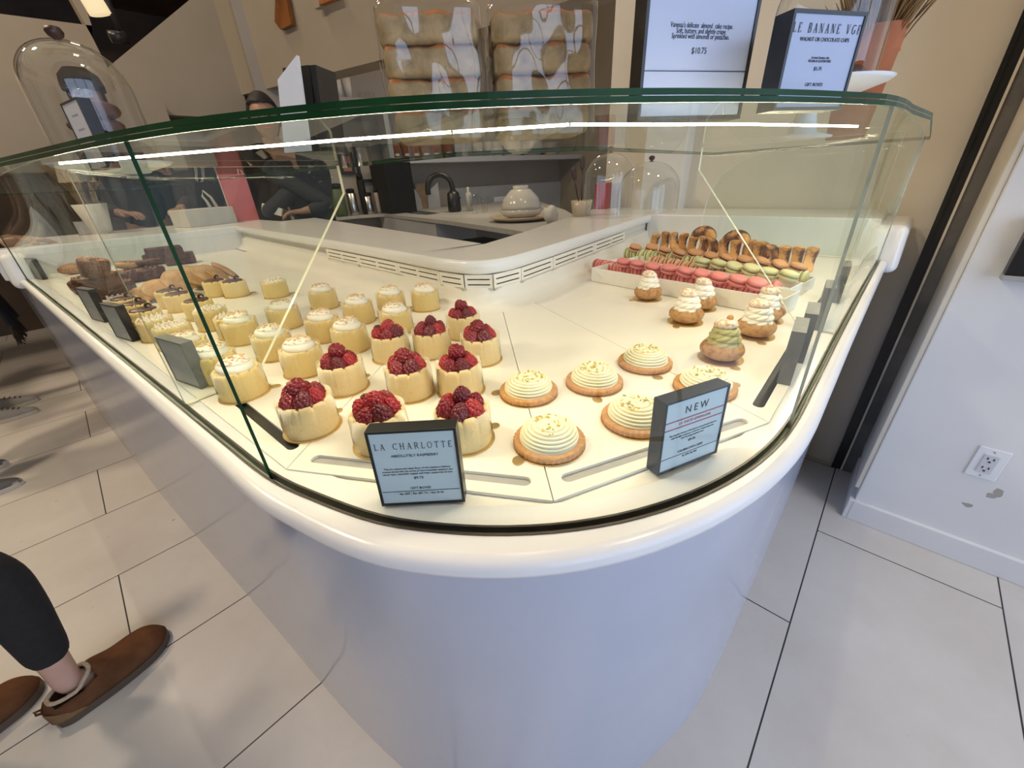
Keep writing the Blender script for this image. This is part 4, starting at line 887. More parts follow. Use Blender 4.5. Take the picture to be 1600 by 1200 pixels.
# strokes of a light serif capital face: (x0, y0, x1, y1, weight) in a cell one unit high; arcs as point lists
def _arc(cx, cy, rx, ry, a0, a1, w, n=14): return [('a', cx, cy, rx, ry, a0, a1, w)]
TH, TN = 0.105, 0.045
def sf(x, y, w=0.26): return (x - w / 2, y, x + w / 2, y, 0.035)
GL = {
 'L': (0.62, [(0.16, 0, 0.16, 1, TH), sf(.16, 1), sf(.12, 0), (0.1, 0.0, 0.56, 0.0, TN), (0.56, 0, 0.58, 0.24, TN)]),
 'A': (0.78, [(0.10, 0, 0.40, 1, TN), (0.40, 1, 0.68, 0, TH), (0.2, 0.34, 0.58, 0.34, TN), sf(.1, 0, .22), sf(.68, 0)]),
 'C': (0.80, _arc(.46, .5, .36, .5, 45, 315, TH) + [(0.72, 0.86, 0.72, 1.0, TN), (0.72, 0.14, 0.74, 0.04, TN)]),
 'H': (0.88, [(0.16, 0, 0.16, 1, TH), (0.70, 0, 0.70, 1, TH), (0.16, .52, .7, .52, TN), sf(.16, 0), sf(.16, 1), sf(.7, 0), sf(.7, 1)]),
 'R': (0.80, [(0.16, 0, 0.16, 1, TH), (0.1, 1, .42, 1, TN), (.16, .5, .42, .5, TN), sf(.16, 0), (0.38, 0.5, 0.72, 0.0, TH), sf(.74, 0, .14)] + _arc(.40, .75, .22, .25, -90, 90, TH)),
 'O': (0.86, _arc(.43, .5, .36, .5, 0, 360, 0.085)),
 'T': (0.74, [(.37, 0, .37, 1, TH), (.05, 1, .69, 1, TN), sf(.37, 0), (.05, 1, .04, .8, TN), (.69, 1, .70, .8, TN)]),
 'E': (0.66, [(.16, 0, .16, 1, TH), (.08, 1, .58, 1, TN), (.16, .52, .48, .52, TN), (.08, 0, .6, 0, TN), (.58, 1, .58, .8, TN), (.6, 0, .61, .22, TN)]),
 'B': (0.74, [(.16, 0, .16, 1, TH), (.08, 1, .4, 1, TN), (.16, .52, .4, .52, TN), (.08, 0, .42, 0, TN)] + _arc(.38, .76, .2, .24, -90, 90, TH) + _arc(.40, .26, .24, .26, -90, 90, TH)),
 'N': (0.86, [(.14, 0, .14, 1, TN), (.14, 1, .70, 0, TH), (.70, 0, .70, 1, TN), sf(.14, 0, .2), sf(.1, 1, .16), sf(.7, 1, .2)]),
 'V': (0.76, [(.1, 1, .4, 0, TH), (.4, 0, .66, 1, TN), sf(.1, 1), sf(.66, 1, .2)]),
 'G': (0.86, _arc(.46, .5, .36, .5, 50, 300, TH) + [(.72, .86, .72, 1, TN), (.74, .05, .74, .42, TH), sf(.72, .42)]),
 'F': (0.64, [(.16, 0, .16, 1, TH), (.08, 1, .58, 1, TN), (.16, .52, .46, .52, TN), sf(.16, 0), (.58, 1, .58, .8, TN)]), ' ': (0.55, [])}
def serif_text(txt, height, track=0.42):
    mb = MB(); x = 0; tot = sum(GL[c][0] + track for c in txt) - track
    def bar(x0, y0, x1, y1, w):
        d = Vector((x1 - x0, y1 - y0)); L = d.length; d.normalize(); n = Vector((-d.y, d.x)) * w / 2; P = [Vector((x0, y0)) + n, Vector((x0, y0)) - n, Vector((x1, y1)) - n, Vector((x1, y1)) + n]
        mb.plate([(p.x, p.y) for p in P], (), lambda a, b, h: ((a - tot / 2) * height, 0.0 - h * height * 0.4 - 0.0003, (b - 0.5) * height), 0.0005 / height)
    for c in txt:
        w_, st = GL[c]
        for s in st:
            if s[0] == 'a':
                _, cx, cy, rx, ry, a0, a1, w = s; n = max(6, int(abs(a1 - a0) / 18)); pts = [(x + cx + rx * math.cos(math.radians(a0 + (a1 - a0) * k / n)), cy + ry * math.sin(math.radians(a0 + (a1 - a0) * k / n))) for k in range(n + 1)]
                for k in range(n):
                    am = math.radians(a0 + (a1 - a0) * (k + .5) / n); ww = w * (0.42 + 0.58 * abs(math.cos(am))); bar(*pts[k], *pts[k + 1], ww)
            else: bar(x + s[0], s[1], x + s[2], s[3], s[4])
        x += w_ + track
    return mb, tot * height
def lettering(txt, size, z, parent, m, y, x=0, name='lettering', space=1.0, width=None, shear=0):
    c = bpy.data.curves.new(name, 'FONT'); c.body = txt; c.size = size; c.align_x = 'CENTER'; c.align_y = 'CENTER'; c.space_character = space; c.extrude = 0.0001; c.resolution_u = 3; c.shear = shear
    o = bpy.data.objects.new(name, c); COL.objects.link(o); c.materials.append(m); o.parent = parent; o.location = (x, y, z); o.rotation_euler = (PI / 2, 0, 0)
    bpy.context.view_layer.update(); w = o.dimensions.x
    me = bpy.data.meshes.new_from_object(o.evaluated_get(bpy.context.evaluated_depsgraph_get())); bpy.data.objects.remove(o)
    if len(me.materials) == 0: me.materials.append(m)
    o = bpy.data.objects.new(name, me); COL.objects.link(o); o.parent = parent; o.location = (x, y, z); o.rotation_euler = (PI / 2, 0, 0)
    if width and w > 0: o.scale = (width / w, 1, 1)
    return o
def sign(loc, yaw, w, h, label, d=0.018, face=None, frame=None, tilt=0, rim=0.0028, cat='sign', group=None):
    """local: front face towards -y, base at z = 0, centred in x"""
    t = tag(empty('menu_sign', loc), label, cat, group); t.rotation_euler = (tilt, 0, yaw)
    mb = MB(); o_ = [(-w / 2, 0), (w / 2, 0), (w / 2, h), (-w / 2, h)]; i_ = [(-w / 2 + rim, rim), (w / 2 - rim, rim), (w / 2 - rim, h - rim), (-w / 2 + rim, h - rim)]
    mb.plate(o_, [i_], lambda a, b, hh: (a, -hh, b), d); mb.build('frame', frame or M['black'], t, bevel=0.0004)
    MB().box((0, 0.0012 + (d - 0.002) / 2, h / 2), (w - 2 * rim, d - 0.002, h - 2 * rim)).build('card', face or M['sign_face'], t); return t
LY = 0.0009
def edge_sign(bl, br, h, label, z=ZD, **k):
    a = Vector(at(*bl, z)); b = Vector(at(*br, z)); c = (a + b) / 2; d = b - a; return sign((c.x, c.y, z + 0.0004), math.atan2(d.y, d.x), d.length, h, label, **k), d.length
t, w_ = edge_sign((597, 792), (727, 785), 0.0915, 'black framed sign reading LA CHARLOTTE standing before the raspberry charlottes', tilt=-0.04)
mb, L = serif_text('LA CHARLOTTE', 0.0068); k = 0.076 / L; o = mb.build('title', M['ink'], t, (0, LY, 0.0735)); o.scale = (k, 1, 1)
lettering('ABSOLUTELY RASPBERRY', 0.0042, 0.0620, t, M['ink'], LY, width=0.047)
for j, s in enumerate(['The airy texture and deep flavor of the raspberry hibiscus', 'mousse paired with the aroma of the homemade raspberry jam', 'center layer, beautifully topped with fresh raspberries all over.']): lettering(s, 0.0030, 0.0465 - 0.0033 * j, t, M['ink'], LY, width=0.071 if j else 0.067)
lettering('$9.75', 0.0042, 0.0345, t, M['ink'], LY, width=0.0095); lettering('GIFT BOXES', 0.0038, 0.0215, t, M['ink'], LY, width=0.021)
MB().box((0, 0, 0), (0.080, 0.0003, 0.0005)).build('rule', M['ink'], t, (0, LY, 0.0178)); lettering('4pc $39 | 9pc $87.75 | 16pc $156', 0.0036, 0.0145, t, M['ink'], LY, width=0.046)
t, w_ = edge_sign((1027, 745), (1120, 708), 0.0915, 'black framed sign reading NEW standing before the lemon tarts', tilt=-0.03)
lettering('N E W', 0.0125, 0.0755, t, M['ink'], LY, width=0.032)
for z in (0.0655, 0.0560): MB().box((0, 0, 0), (0.083, 0.0003, 0.0013)).build('red_rule', M['red_ink'], t, (0, LY, z))
lettering('LA TARTE LEMON-LIME', 0.0045, 0.0608, t, M['red_ink'], LY, width=0.045)
for j, s in enumerate(['The smooth richness of the lemon curd perfectly balanced', 'with the light sweetness of the lime whipped ganache', 'over the crispy tartelette crust']): lettering(s, 0.0028, 0.0475 - 0.0035 * j, t, M['ink'], LY, width=(0.068, 0.062, 0.033)[j])
lettering('$9.75', 0.0042, 0.0345, t, M['ink'], LY, width=0.010); lettering('CELEBRATION SIZES', 0.0042, 0.0230, t, M['ink'], LY, width=0.037)
MB().box((0, 0, 0), (0.083, 0.0003, 0.0005)).build('rule', M['ink'], t, (0, LY, 0.0185)); lettering('4p $38 | 8p $62', 0.0036, 0.0152, t, M['ink'], LY, width=0.022)
# signs seen from behind or edge on, along the glass
for k, (b, f_, hgt, lab) in enumerate([((246, 604), (273, 622), 0.085, 'grey edged sign on the left limb beside the cream charlottes'), ((172, 523), (196, 545), 0.085, 'black sign on the left limb, middle one of the standing ones'), ((141, 494), (165, 511), 0.09, 'black sign on the left limb in front of the brown cake stack'), ((75, 428), (92, 440), 0.09, 'black sign near the far left end of the case'), ((48, 411), (60, 418), 0.09, 'black sign closest to the far left end block')]):
    a = Vector(at(*b, ZD)); c = Vector(at(*f_, ZD)); 
    yy = (a.y + c.y) / 2; xx = 0.109 - 0.1007 * yy + 0.032
    s_ = sign((xx, yy, ZD + 0.0004), -PI / 2 + 0.25, 0.088, hgt, lab, frame=M['black'] if k else M['sign_grey'], face=M['slot'], group='signs along the left glass'); s_.location = (xx, yy, ZD + 0.0004)
for k, (x, lab) in enumerate([(0.70, 'grey backed sign nearest the right glass seam'), (0.80, 'grey backed sign just behind the slanted right divider'), (0.99, 'grey backed sign level with the macaron trays'), (1.22, 'grey backed sign beyond the macaron trays')]):
    sign((x, 0.058, ZD + 0.0004), 0.10, 0.075, 0.085, lab, frame=M['sign_grey'], face=M['slot'], group='signs along the right glass')
# signs on the glass top
ZT = ZG + 0.0084
def top_sign(bl, br, k, h, label, **kw):
    a = Vector(at(*bl, ZT)) * k; b = Vector(at(*br, ZT)) * k; c = (a + b) / 2; d = b - a; return sign((c.x, c.y, ZT), math.atan2(d.y, d.x), d.length, h, label, face=M['sign_face2'], **kw), d.length
t, w_ = top_sign((1000, 134), (1166, 134), 1.64, 0.19, 'large black framed price sign with an almond cake text on the glass top', rim=0.004, d=0.022)
def zpx(v, u, t, off=0):        # height on the front plane of a top sign for a picture row
    n = (-math.sin(t.rotation_euler[2]), math.cos(t.rotation_euler[2])); return on_plane(u, v, (t.location.x, t.location.y), n)[2] - ZT
for j, (v, s, w2) in enumerate([(39, "Vanessa's delicate  almond  cake recipe.", .56), (48, 'Soft, buttery, and slightly crispy.', .45), (56.5, 'Sprinkled with almonds or pistachio.', .52)]): lettering(s, 0.006, zpx(v, 1083, t), t, M['ink'], LY, width=w2 * w_)
lettering('$10.75', 0.0075, zpx(79, 1084, t), t, M['ink'], LY, width=0.135 * w_); MB().box((0, 0, 0), (w_ * .95, 0.0004, 0.0007)).build('rule', M['ink'], t, (0, LY, zpx(111, 1083, t)))
t, w_ = top_sign((1216, 136), (1325, 136), 1.41, 0.115, 'black framed sign reading LE BANANE VGF on the glass top', d=0.022)
zt = zpx(14, 1273, t); t['h'] = zt
for ch_ in list(t.children): bpy.data.objects.remove(ch_)
mb = MB(); h_ = zt; o_ = [(-w_ / 2, 0), (w_ / 2, 0), (w_ / 2, h_), (-w_ / 2, h_)]; rim = 0.003; i_ = [(-w_ / 2 + rim, rim), (w_ / 2 - rim, rim), (w_ / 2 - rim, h_ - rim), (-w_ / 2 + rim, h_ - rim)]
mb.plate(o_, [i_], lambda a, b, hh: (a, -hh, b), 0.022); mb.build('frame', M['black'], t); MB().box((0, 0.0112, h_ / 2), (w_ - 2 * rim, 0.02, h_ - 2 * rim)).build('card', M['sign_face2'], t)
del t['h']
mb, L = serif_text('LE BANANE VGF', 0.0070); o = mb.build('title', M['ink'], t, (0, LY, zpx(43, 1270, t))); o.scale = (0.92 * w_ / L, 1, 1)
lettering('WALNUT OR CHOCOLATE CHIPS', 0.0044, zpx(61, 1270, t), t, M['ink'], LY, width=0.68 * w_); lettering('A sweet banana cake', 0.0030, zpx(89.5, 1268, t), t, M['ink'], LY, width=0.25 * w_)
lettering('VEGAN & GLUTEN FREE', 0.0030, zpx(95, 1268, t), t, M['ink'], LY, width=0.32 * w_); lettering('$5.75', 0.0042, zpx(107, 1268, t), t, M['ink'], LY, width=0.11 * w_); lettering('GIFT BOXES', 0.0040, zpx(132, 1266, t), t, M['ink'], LY, width=0.25 * w_)
def zat(u, v, p): n = Vector(p).normalized(); return on_plane(u, v, (p[0], p[1]), (n.x, n.y))[2]
# ================================================================ THINGS ON THE GLASS TOP
M['crumb'] = mat('bread_crumb_side', (0.33, 0.235, 0.125), 0.8, noise=60, col2=(0.19, 0.13, 0.065), lo=0.3, hi=0.6, bump=0.5, bscale=160)
M['crust'] = mat('browned_crust', (0.42, 0.15, 0.04), 0.6, noise=50, col2=(0.26, 0.09, 0.02), bump=0.2, bscale=120)
M['cap_dark'] = mat('dark_wood_knob', (0.06, 0.025, 0.02), 0.4, noise=60, amt=0.4)
def bread_bag(bl, br, kk, label, vs, rz=0.0):
    a = Vector(at(*bl, ZT)) * kk; b = Vector(at(*br, ZT)) * kk; c = (a + b) / 2; d = b - a; yaw = math.atan2(d.y, d.x); W_ = d.length - 0.008; dep = 0.10
    n = Vector((-d.y, d.x)).normalized(); cen = c + n * (dep / 2)
    um = (bl[0] + br[0]) / 2; zz = [on_plane(um, v, (c.x, c.y), (n.x, n.y))[2] for v in vs]      # layer joints from the top down
    hs = zz[0] - zz[1]; tops = [zz[0] + hs * 0.97, zz[0], zz[1]]; z = zz[1] - hs
    while z > ZT + 0.012: tops.append(z); z -= hs
    tops = tops[::-1]; zlo = ZT + 0.001
    for k, tz in enumerate(tops):
        h = tz - zlo - 0.0008; w2 = W_ * (0.97 + 0.015 * (k % 2)) * (1 + 0.03 * (k / 4 - .5)); mb = MB()
        nx = 26; P = []; rr = min(h * 0.36, 0.011)
        prof = [(-dep / 2 + rr, 0)] + [(dep / 2 - rr, 0)] + [(dep / 2 - rr + rr * math.sin(t_), rr - rr * math.cos(t_)) for t_ in np.linspace(0.3, PI / 2, 4)] + [(dep / 2 - rr + rr * math.cos(t_), h - rr + rr * math.sin(t_)) for t_ in np.linspace(0, PI / 2, 5)]
        prof += [(-dep / 2 + rr - rr * math.sin(t_), h - rr + rr * math.cos(t_)) for t_ in np.linspace(0, PI / 2, 5)] + [(-dep / 2 + rr - rr * math.cos(t_), rr - rr * math.sin(t_)) for t_ in np.linspace(0, PI / 2 - 0.3, 4)]
        m_ = len(prof); vs_ = []; fs = []; rnd = random.Random(k + int(bl[0]))
        for i in range(nx + 1):
            t_ = i / nx; x = (t_ - .5) * w2; e = min(t_, 1 - t_) * w2; s_ = 1 if e > rr else (0.72 + 0.28 * math.sqrt(1 - (1 - e / rr) ** 2))
            bul = 0.0015 * math.sin(t_ * 9 + k) + 0.001 * math.sin(t_ * 23)
            for (y, zq) in prof: vs_.append((x, y * s_, h / 2 + (zq - h / 2) * s_ + (bul if zq > h * .6 else 0)))
        for i in range(nx):
            for j in range(m_): j2 = (j + 1) % m_; fs.append((i * m_ + j, (i + 1) * m_ + j, (i + 1) * m_ + j2, i * m_ + j2))
        fs += [tuple(range(m_))[::-1], tuple(nx * m_ + j for j in range(m_))]; mb.add(vs_, fs, True)
        zc = [sum(vs_[i][2] for i in f) / len(f) / h for f in mb.f]
        for q in range(len(mb.f)): mb.mi[q] = 1 if zc[q] > 0.86 else 0
        o = mb.build('almond_cake_loaf', None, None, (cen.x, cen.y, zlo), (0, 0, yaw + rnd.uniform(-.03, .03)), mats=[M['crumb'], M['crust']])
        tag(o, 'pale loaf slab with browned top, %s layer from the bottom inside the %s' % (ORD[k], label[0]), 'bread', 'loaf slabs in the %s' % label[0]); zlo = tz
    # the bag: crumpled sheet a little larger than the stack, gathered at the top
    top = tops[-1]; mb = MB(); nz = 46; n_ = 96; vs_ = []; fs = []; rnd = np.random.RandomState(int(bl[0])); ph = rnd.rand(8) * 6
    for i in range(nz + 1):
        t_ = i / nz; z = ZT + 0.0006 + t_ * (top - ZT + 0.105); up = max(0, (z - top - 0.004) / 0.10); k1 = 1 - 0.80 * min(up, 1) ** 0.8 if up > 0 else 1
        for j in range(n_):
            a_ = 2 * PI * j / n_; sq = max(abs(math.cos(a_)), abs(math.sin(a_))); ex, ey = (W_ / 2 + 0.0035), (dep / 2 + 0.0045)
            p = 7; rr = (abs(math.cos(a_)) ** p + abs(math.sin(a_)) ** p) ** (-1 / p)
            wr = 0.0011 * (math.sin(4 * a_ + 15 * t_ + ph[0]) + math.sin(7 * a_ - 11 * t_ + ph[1]) + 0.5 * math.sin(13 * a_ + 19 * t_ + ph[2])) * (1 + 2 * min(up, 1))
            vs_.append((math.cos(a_) * rr * ex * (k1 if up > 0 else 1) + wr * math.cos(a_), math.sin(a_) * rr * ey * max(k1, 0.25) + wr * math.sin(a_), z - ZT))
    for i in range(nz):
        for j in range(n_): k = (j + 1) % n_; fs.append((i * n_ + j, i * n_ + k, (i + 1) * n_ + k, (i + 1) * n_ + j))
    mb.add(vs_, fs, True); o = mb.build('cellophane_bag', M['bag'], None, (cen.x, cen.y, ZT), (0, 0, yaw)); tag(o, label[1], 'bag', 'clear bags of loaf slabs')
bread_bag((600, 152), (762, 147), 1.97, ('left bag', 'left clear cellophane bag of stacked loaf slabs on the glass top'), (66, 119))
bread_bag((770, 145), (934, 139), 1.97, ('right bag', 'right clear cellophane bag of stacked loaf slabs beside the price sign'), (62, 113))
# folded menu card in a black holder
a = Vector(at(425, 168, ZT)) * 2.12; b = Vector(at(466, 164, ZT)) * 2.12; d = b - a; yaw = math.atan2(d.y, d.x); n = Vector((-d.y, d.x)).normalized(); c = (a + b) / 2
M['menu_paper'] = mat('white_menu_paper', (0.66, 0.66, 0.70), 0.5, noise=20, amt=0.03)
t = tag(empty('menu_card', (c.x, c.y, ZT)), 'white booklet leaning on a black tent holder behind the glass edge', 'menu card'); t.rotation_euler = (0, 0, yaw)
W_ = d.length; hc = zat(474, 86, c) - ZT
MB().plate([(-W_ / 2, 0), (W_ / 2, 0.0), (W_ / 2 * 1.15, hc), (-W_ / 2 * .55, hc * .78)], (), lambda x, z, h: (x, 0.17 * z - h, z), 0.006).build('booklet', M['menu_paper'], t)
hb = MB(); hb.plate([(W_ / 2 + 0.003, 0), (W_ / 2 + 0.012, 0), (W_ / 2 + 0.012, hc * .93), (W_ / 2 + 0.003, hc * .93)], (), lambda x, z, h: (x, 0.012 + 0.17 * z - h, z), 0.05)
hb.add([(W_ / 2 + .001, 0.01, 0), (W_ / 2 + .001, 0.09, 0), (W_ / 2 + .001, 0.032, hc * .94), (-W_ / 2, 0.01, 0), (-W_ / 2, 0.09, 0), (-W_ / 2, 0.032, hc * .94)], [(0, 1, 2), (3, 5, 4), (0, 3, 4, 1), (1, 4, 5, 2), (0, 2, 5, 3)])
hb.v = [(x + 0.004, y + 0.008, z) for x, y, z in hb.v]; hb.build('tent_holder', M['black'], t)
lettering('Boissons', 0.013, hc * .55, t, M['slot'], 0.0165 - 0.003, x=0.01, width=W_ * .6).rotation_euler = (PI / 2 - 0.17, 0, 0)
t_ = lettering('Chaudes', 0.007, hc * .38, t, M['ink'], 0.0119 - 0.003, x=0.0, width=W_ * .3); t_.rotation_euler = (PI / 2 - 0.17, 0, 0)
# glass bells
def bell(loc, R, h, label, knob='dark', z0=0.0, mat_=None):
    t = tag(empty('glass_bell', loc), label, 'glass bell', None); pr = [(R, 0), (R, h * 0.02)]
    hb = h - R * 0.9
    for k in range(14): th = PI / 2 * k / 13; pr.append((R * math.cos(th) ** 0.9 if k < 13 else 0.0001, hb + R * 0.9 * math.sin(th)))
    pr2 = [(max(r - 0.003, 0.0001), max(z - 0.0025, 0) if z > 0.01 else z) for r, z in pr][::-1]
    MB().lathe(pr + pr2 + [pr[0]], 64, cap=False).build('glass_dome', mat_ or M['clear'], t)
    MB().lathe([(0.006, 0), (0.005, 0.004), (0.011, 0.007), (0.014, 0.014), (0.011, 0.021), (0.0, 0.024)], 24, c=(0, 0, h - 0.002)).build('knob', M['cap_dark'] if knob == 'dark' else M['clear'], t); return t
g = Vector(at(160, 216, ZT)) * 2.36
ztop = zat(85, 62, g); 
tag(MB().lathe([(0.0, 0.0), (0.055, 0.0), (0.06, 0.004), (0.095, 0.014), (0.105, 0.020), (0.10, 0.018), (0.0, 0.010)], 48).build('cake_plate', M['outlet'], None, (g.x, g.y, ZT)), 'small white plate under the tall glass bell at the left', 'plate')
bell((g.x, g.y, ZT + 0.0175), 0.083, ztop - ZT - 0.0175, 'tall glass bell with dark knob over stacked dark cookies at the left')
M['dark_cookie'] = mat('dark_red_cookie', (0.10, 0.030, 0.022), 0.6, noise=60, amt=0.4, bump=0.5, bscale=120)
zk = zat(130, 158, g) - 0.016
for k in range(4):
    o = obj('dark_cookie', lumpy('dark_cookie', 0.050 - 0.006 * k / 3, 0.045, 0.018, 0.04, 3, k + 20, ICO3, M['dark_cookie']), None, None, (g.x + random.uniform(-.008, .008), g.y + random.uniform(-.008, .008), max(zk - 0.027 * (3 - k), ZT + 0.03))); tag(o, 'dark reddish cookie, %s from the bottom of the stack in the tall bell' % ORD[k], 'cookie', 'dark cookies under the left bell')
s0 = Vector(at(133, 217, ZT)) * 1.95; t = sign((s0.x, s0.y, ZT), -1.38, 0.085, 0.10, 'narrow looking black sign turned sideways before the tall glass bell', face=M['menu_paper'])
for z in (0.08, 0.06, 0.045): lettering('menu', 0.006, z, t, M['slot'], LY, width=0.03)
# cake stand with a bell, right
g2 = Vector((1.28, 0.235)); zs = zat(1387, 119, g2 + Vector((0.02, -0.14)))
t = tag(empty('cake_stand', (g2.x, g2.y, ZT)), 'white cake stand with a wide rounded plate right of the price sign', 'cake stand')
hs = max(zs - ZT, 0.04)
MB().lathe([(0.0, 0), (0.06, 0), (0.062, 0.004), (0.03, 0.012), (0.02, hs * .5), (0.03, hs - 0.028)], 40).build('foot', M['outlet'], t)
MB().lathe([(0.03, hs - 0.03), (0.10, hs - 0.018), (0.135, hs - 0.006), (0.142, hs), (0.136, hs + 0.001), (0.10, hs - 0.009), (0.0, hs - 0.012)], 64).build('plate', M['outlet'], t)
bell((g2.x, g2.y, ZT + hs - 0.009), 0.108, 0.24, 'wide glass bell on the white cake stand before the flower pot', 'clear')
for k, (dx, dy) in enumerate([(-.045, .04), (0.0, .055), (.05, -.03), (0.02, -.06), (-.03, -.01)]):
    tag(obj('small_cake', lumpy('small_cake', 0.030, 0.030, 0.022, 0.05, 3, k + 40, ICO3, M['dark_cookie']), None, None, (g2.x + dx, g2.y + dy, ZT + hs + 0.009)), 'small dark cake under the wide bell, %s from the left' % ORD[k], 'cake', 'dark cakes on the cake stand')
# terracotta pot with dry grasses
M['terracotta'] = mat('terracotta', (0.46, 0.145, 0.055), 0.75, noise=12, amt=0.18, bump=0.15, bscale=150)
gp = Vector(at(1342, 140, ZT)).normalized() * 1.5; zp = zat(1400, 39, gp); R_ = (Vector(on_plane(1419, 45, (gp.x, gp.y), (gp.normalized().x, gp.normalized().y))).to_2d() - gp).length
t = tag(empty('terracotta_pot', (gp.x, gp.y, ZT)), 'large terracotta pot with dry brown grasses at the right end of the glass top', 'potted plant'); hp_ = zp - ZT
MB().lathe([(R_ * 0.70, 0), (R_ * 0.93, hp_ * 0.76), (R_ * 0.98, hp_ * 0.78), (R_ * 0.95, hp_ * 0.80), (R_ * 1.0, hp_ * 0.985), (R_ * 1.0, hp_), (R_ * 0.93, hp_), (R_ * 0.90, hp_ * 0.8), (0, hp_ * 0.7)], 56).build('pot', M['terracotta'], t)
M['dry_grass'] = mat('dry_brown_grass', (0.30, 0.17, 0.06), 0.7, noise=30, col2=(0.13, 0.07, 0.025))
mb = MB(); rnd = random.Random(4)
for k in range(260):
    a_ = rnd.uniform(0, 2 * PI); r0 = R_ * 0.8 * math.sqrt(rnd.random()); L = rnd.uniform(.10, .24); le = rnd.uniform(.0, .07) + r0 * .35; p0_ = (r0 * math.cos(a_), r0 * math.sin(a_), hp_ * 0.72)
    mb.tube([(p0_[0] + le * (q / 4) ** 1.5 * math.cos(a_), p0_[1] + le * (q / 4) ** 1.5 * math.sin(a_), p0_[2] + L * q / 4) for q in range(5)], [0.0012, 0.001, 0.0016, 0.0024, 0.0004], 4)
o = mb.build('dry_grasses', M['dry_grass'], t); o['kind'] = 'stuff'
# ================================================================ BACK KITCHEN
ZC = 1.07
M['stone'] = mat('pale_grey_worktop', (0.42, 0.41, 0.39), 0.35, noise=30, amt=0.12)
M['grey_white'] = mat('matt_white_cabinet', (0.42, 0.43, 0.46), 0.5, noise=6, amt=0.05)
M['ceramic'] = mat('glazed_white_ceramic', (0.60, 0.57, 0.52), 0.18, noise=20, amt=0.05, spec=0.5)
M['ceramic_warm'] = mat('cream_stoneware', (0.52, 0.42, 0.31), 0.3, noise=25, amt=0.12)
M['dark'] = mat('dark_charcoal_surface', (0.007, 0.007, 0.008), 0.5, spec=0.15, noise=10, amt=0.4)
M['green_leaf'] = mat('small_green_leaves', (0.05, 0.14, 0.03), 0.6, noise=60, amt=0.5)
M['blond'] = mat('kraft_board', (0.35, 0.24, 0.13), 0.6, noise=20, amt=0.2)
M['towel'] = mat('crumpled_white_cloth', (0.6, 0.58, 0.55), 0.8, noise=20, amt=0.08)
def kat(u, v, off=0.0): return on_plane(u, v, kpt(0, off), kn)     # point on a plane parallel to the kitchen wall
# worktop running away from the ledge corner, then along the wall; real cut-out for the sink
fr_ = [at(872, 372, ZC), at(800, 359, ZC), at(700, 345, ZC)]
wa = kpt(1.15, 0.0); wl = kpt(-2.9, 0.0); wlf = kpt(-2.9, 0.45); xw = kpt(0.75, 0.45)
sink = [at(*p, ZC) for p in ((620, 330), (662, 336.5), (689, 333), (642, 327.5))]
tb = tag(empty('kitchen_worktop', (*at(760, 345, ZC), 0)), 'pale grey kitchen worktop with sink behind the serving ledge', 'worktop')
ox, oy = tb.location.x, tb.location.y
def kb_(mb, name, m, **k): mb.v = [(v[0] - ox, v[1] - oy, v[2]) for v in mb.v]; return mb.build(name, m, tb, **k)
outer = [fr_[0], fr_[1], fr_[2], at(640, 338.5, ZC), at(600, 334, ZC), kpt(-0.35, 0.30), kpt(-0.9, 0.30), kpt(-0.9, 0.01), kpt(2.2, 0.01), (3.2, 2.3), (2.24, 1.42)]
hole = [sink]
mb = MB(); mb.plate(outer, hole, lambda a, b, h: (a, b, ZC + h), 0.03); kb_(mb, 'worktop', M['stone'])
sc = [sum(p[0] for p in sink) / 4, sum(p[1] for p in sink) / 4]
mb = MB(); vs = [(p[0], p[1], ZC - 0.002) for p in sink] + [(sc[0] + (p[0] - sc[0]) * .95, sc[1] + (p[1] - sc[1]) * .95, ZC - 0.16) for p in sink]
mb.add(vs, [(4, 5, 6, 7), (0, 1, 5, 4), (1, 2, 6, 5), (2, 3, 7, 6), (3, 0, 4, 7)]); kb_(mb, 'sink_basin', M['steel'])
def front_box(u0, u1, v0, v1, name, m, depth=0.4):      # cabinet under the front edge
    a = Vector(at(u0, v0, ZC)); b = Vector(at(u1, v1, ZC)); d = (b - a); n = Vector((-d.y, d.x)).normalized(); n = n if n.dot(a) > 0 else -n; c = (a + b) / 2 + n * (depth / 2 + 0.02)
    return MB().box((c.x, c.y, (ZC - 0.035) / 2), (d.length, depth, ZC - 0.035), math.atan2(d.y, d.x))
kb_(front_box(676, 590, 342.5, 333.5, 'x', None), 'cabinet', M['grey_white'])
kb_(front_box(866, 800, 371, 359.5, 'x', None, 0.25), 'cabinet', M['dark'])
kb_(front_box(795, 690, 358.5, 344.5, 'x', None, 0.6).box((0, 0, -3), (0.01, 0.01, 0.01)) if False else MB().box((sum(p[0] for p in fr_) / 3 + 0.4, sum(p[1] for p in fr_) / 3 + 0.4, 0.45), (0.25, 0.9, 0.9), -0.25), 'cabinet', M['dark'])
# backsplash with its outlet
def wallbox(u0, u1, v0, v1, off, th, name, m, parent=None):
    a = kat(u0, v0, off); b = kat(u1, v1, off); c = kat((u0 + u1) / 2, (v0 + v1) / 2, off); w_ = (Vector(b[:2]) - Vector(kat(u0, v1, off)[:2])).length; h_ = abs(a[2] - b[2])
    return MB().box((0, 0, 0), (w_, th, h_)).build(name, m, parent, c, (0, 0, KA)), c, w_, h_
o, *_ = wallbox(716, 884, 296, 326, 0.012, 0.012, 'backsplash', M['grey_white']); tag(o, 'pale backsplash panel on the kitchen wall behind the bowls', 'backsplash')
o, c, w_, h_ = wallbox(772, 790, 308, 323, 0.028, 0.01, 'power_outlet', M['outlet']); tag(o, 'white double power outlet on the kitchen backsplash', 'power outlet')
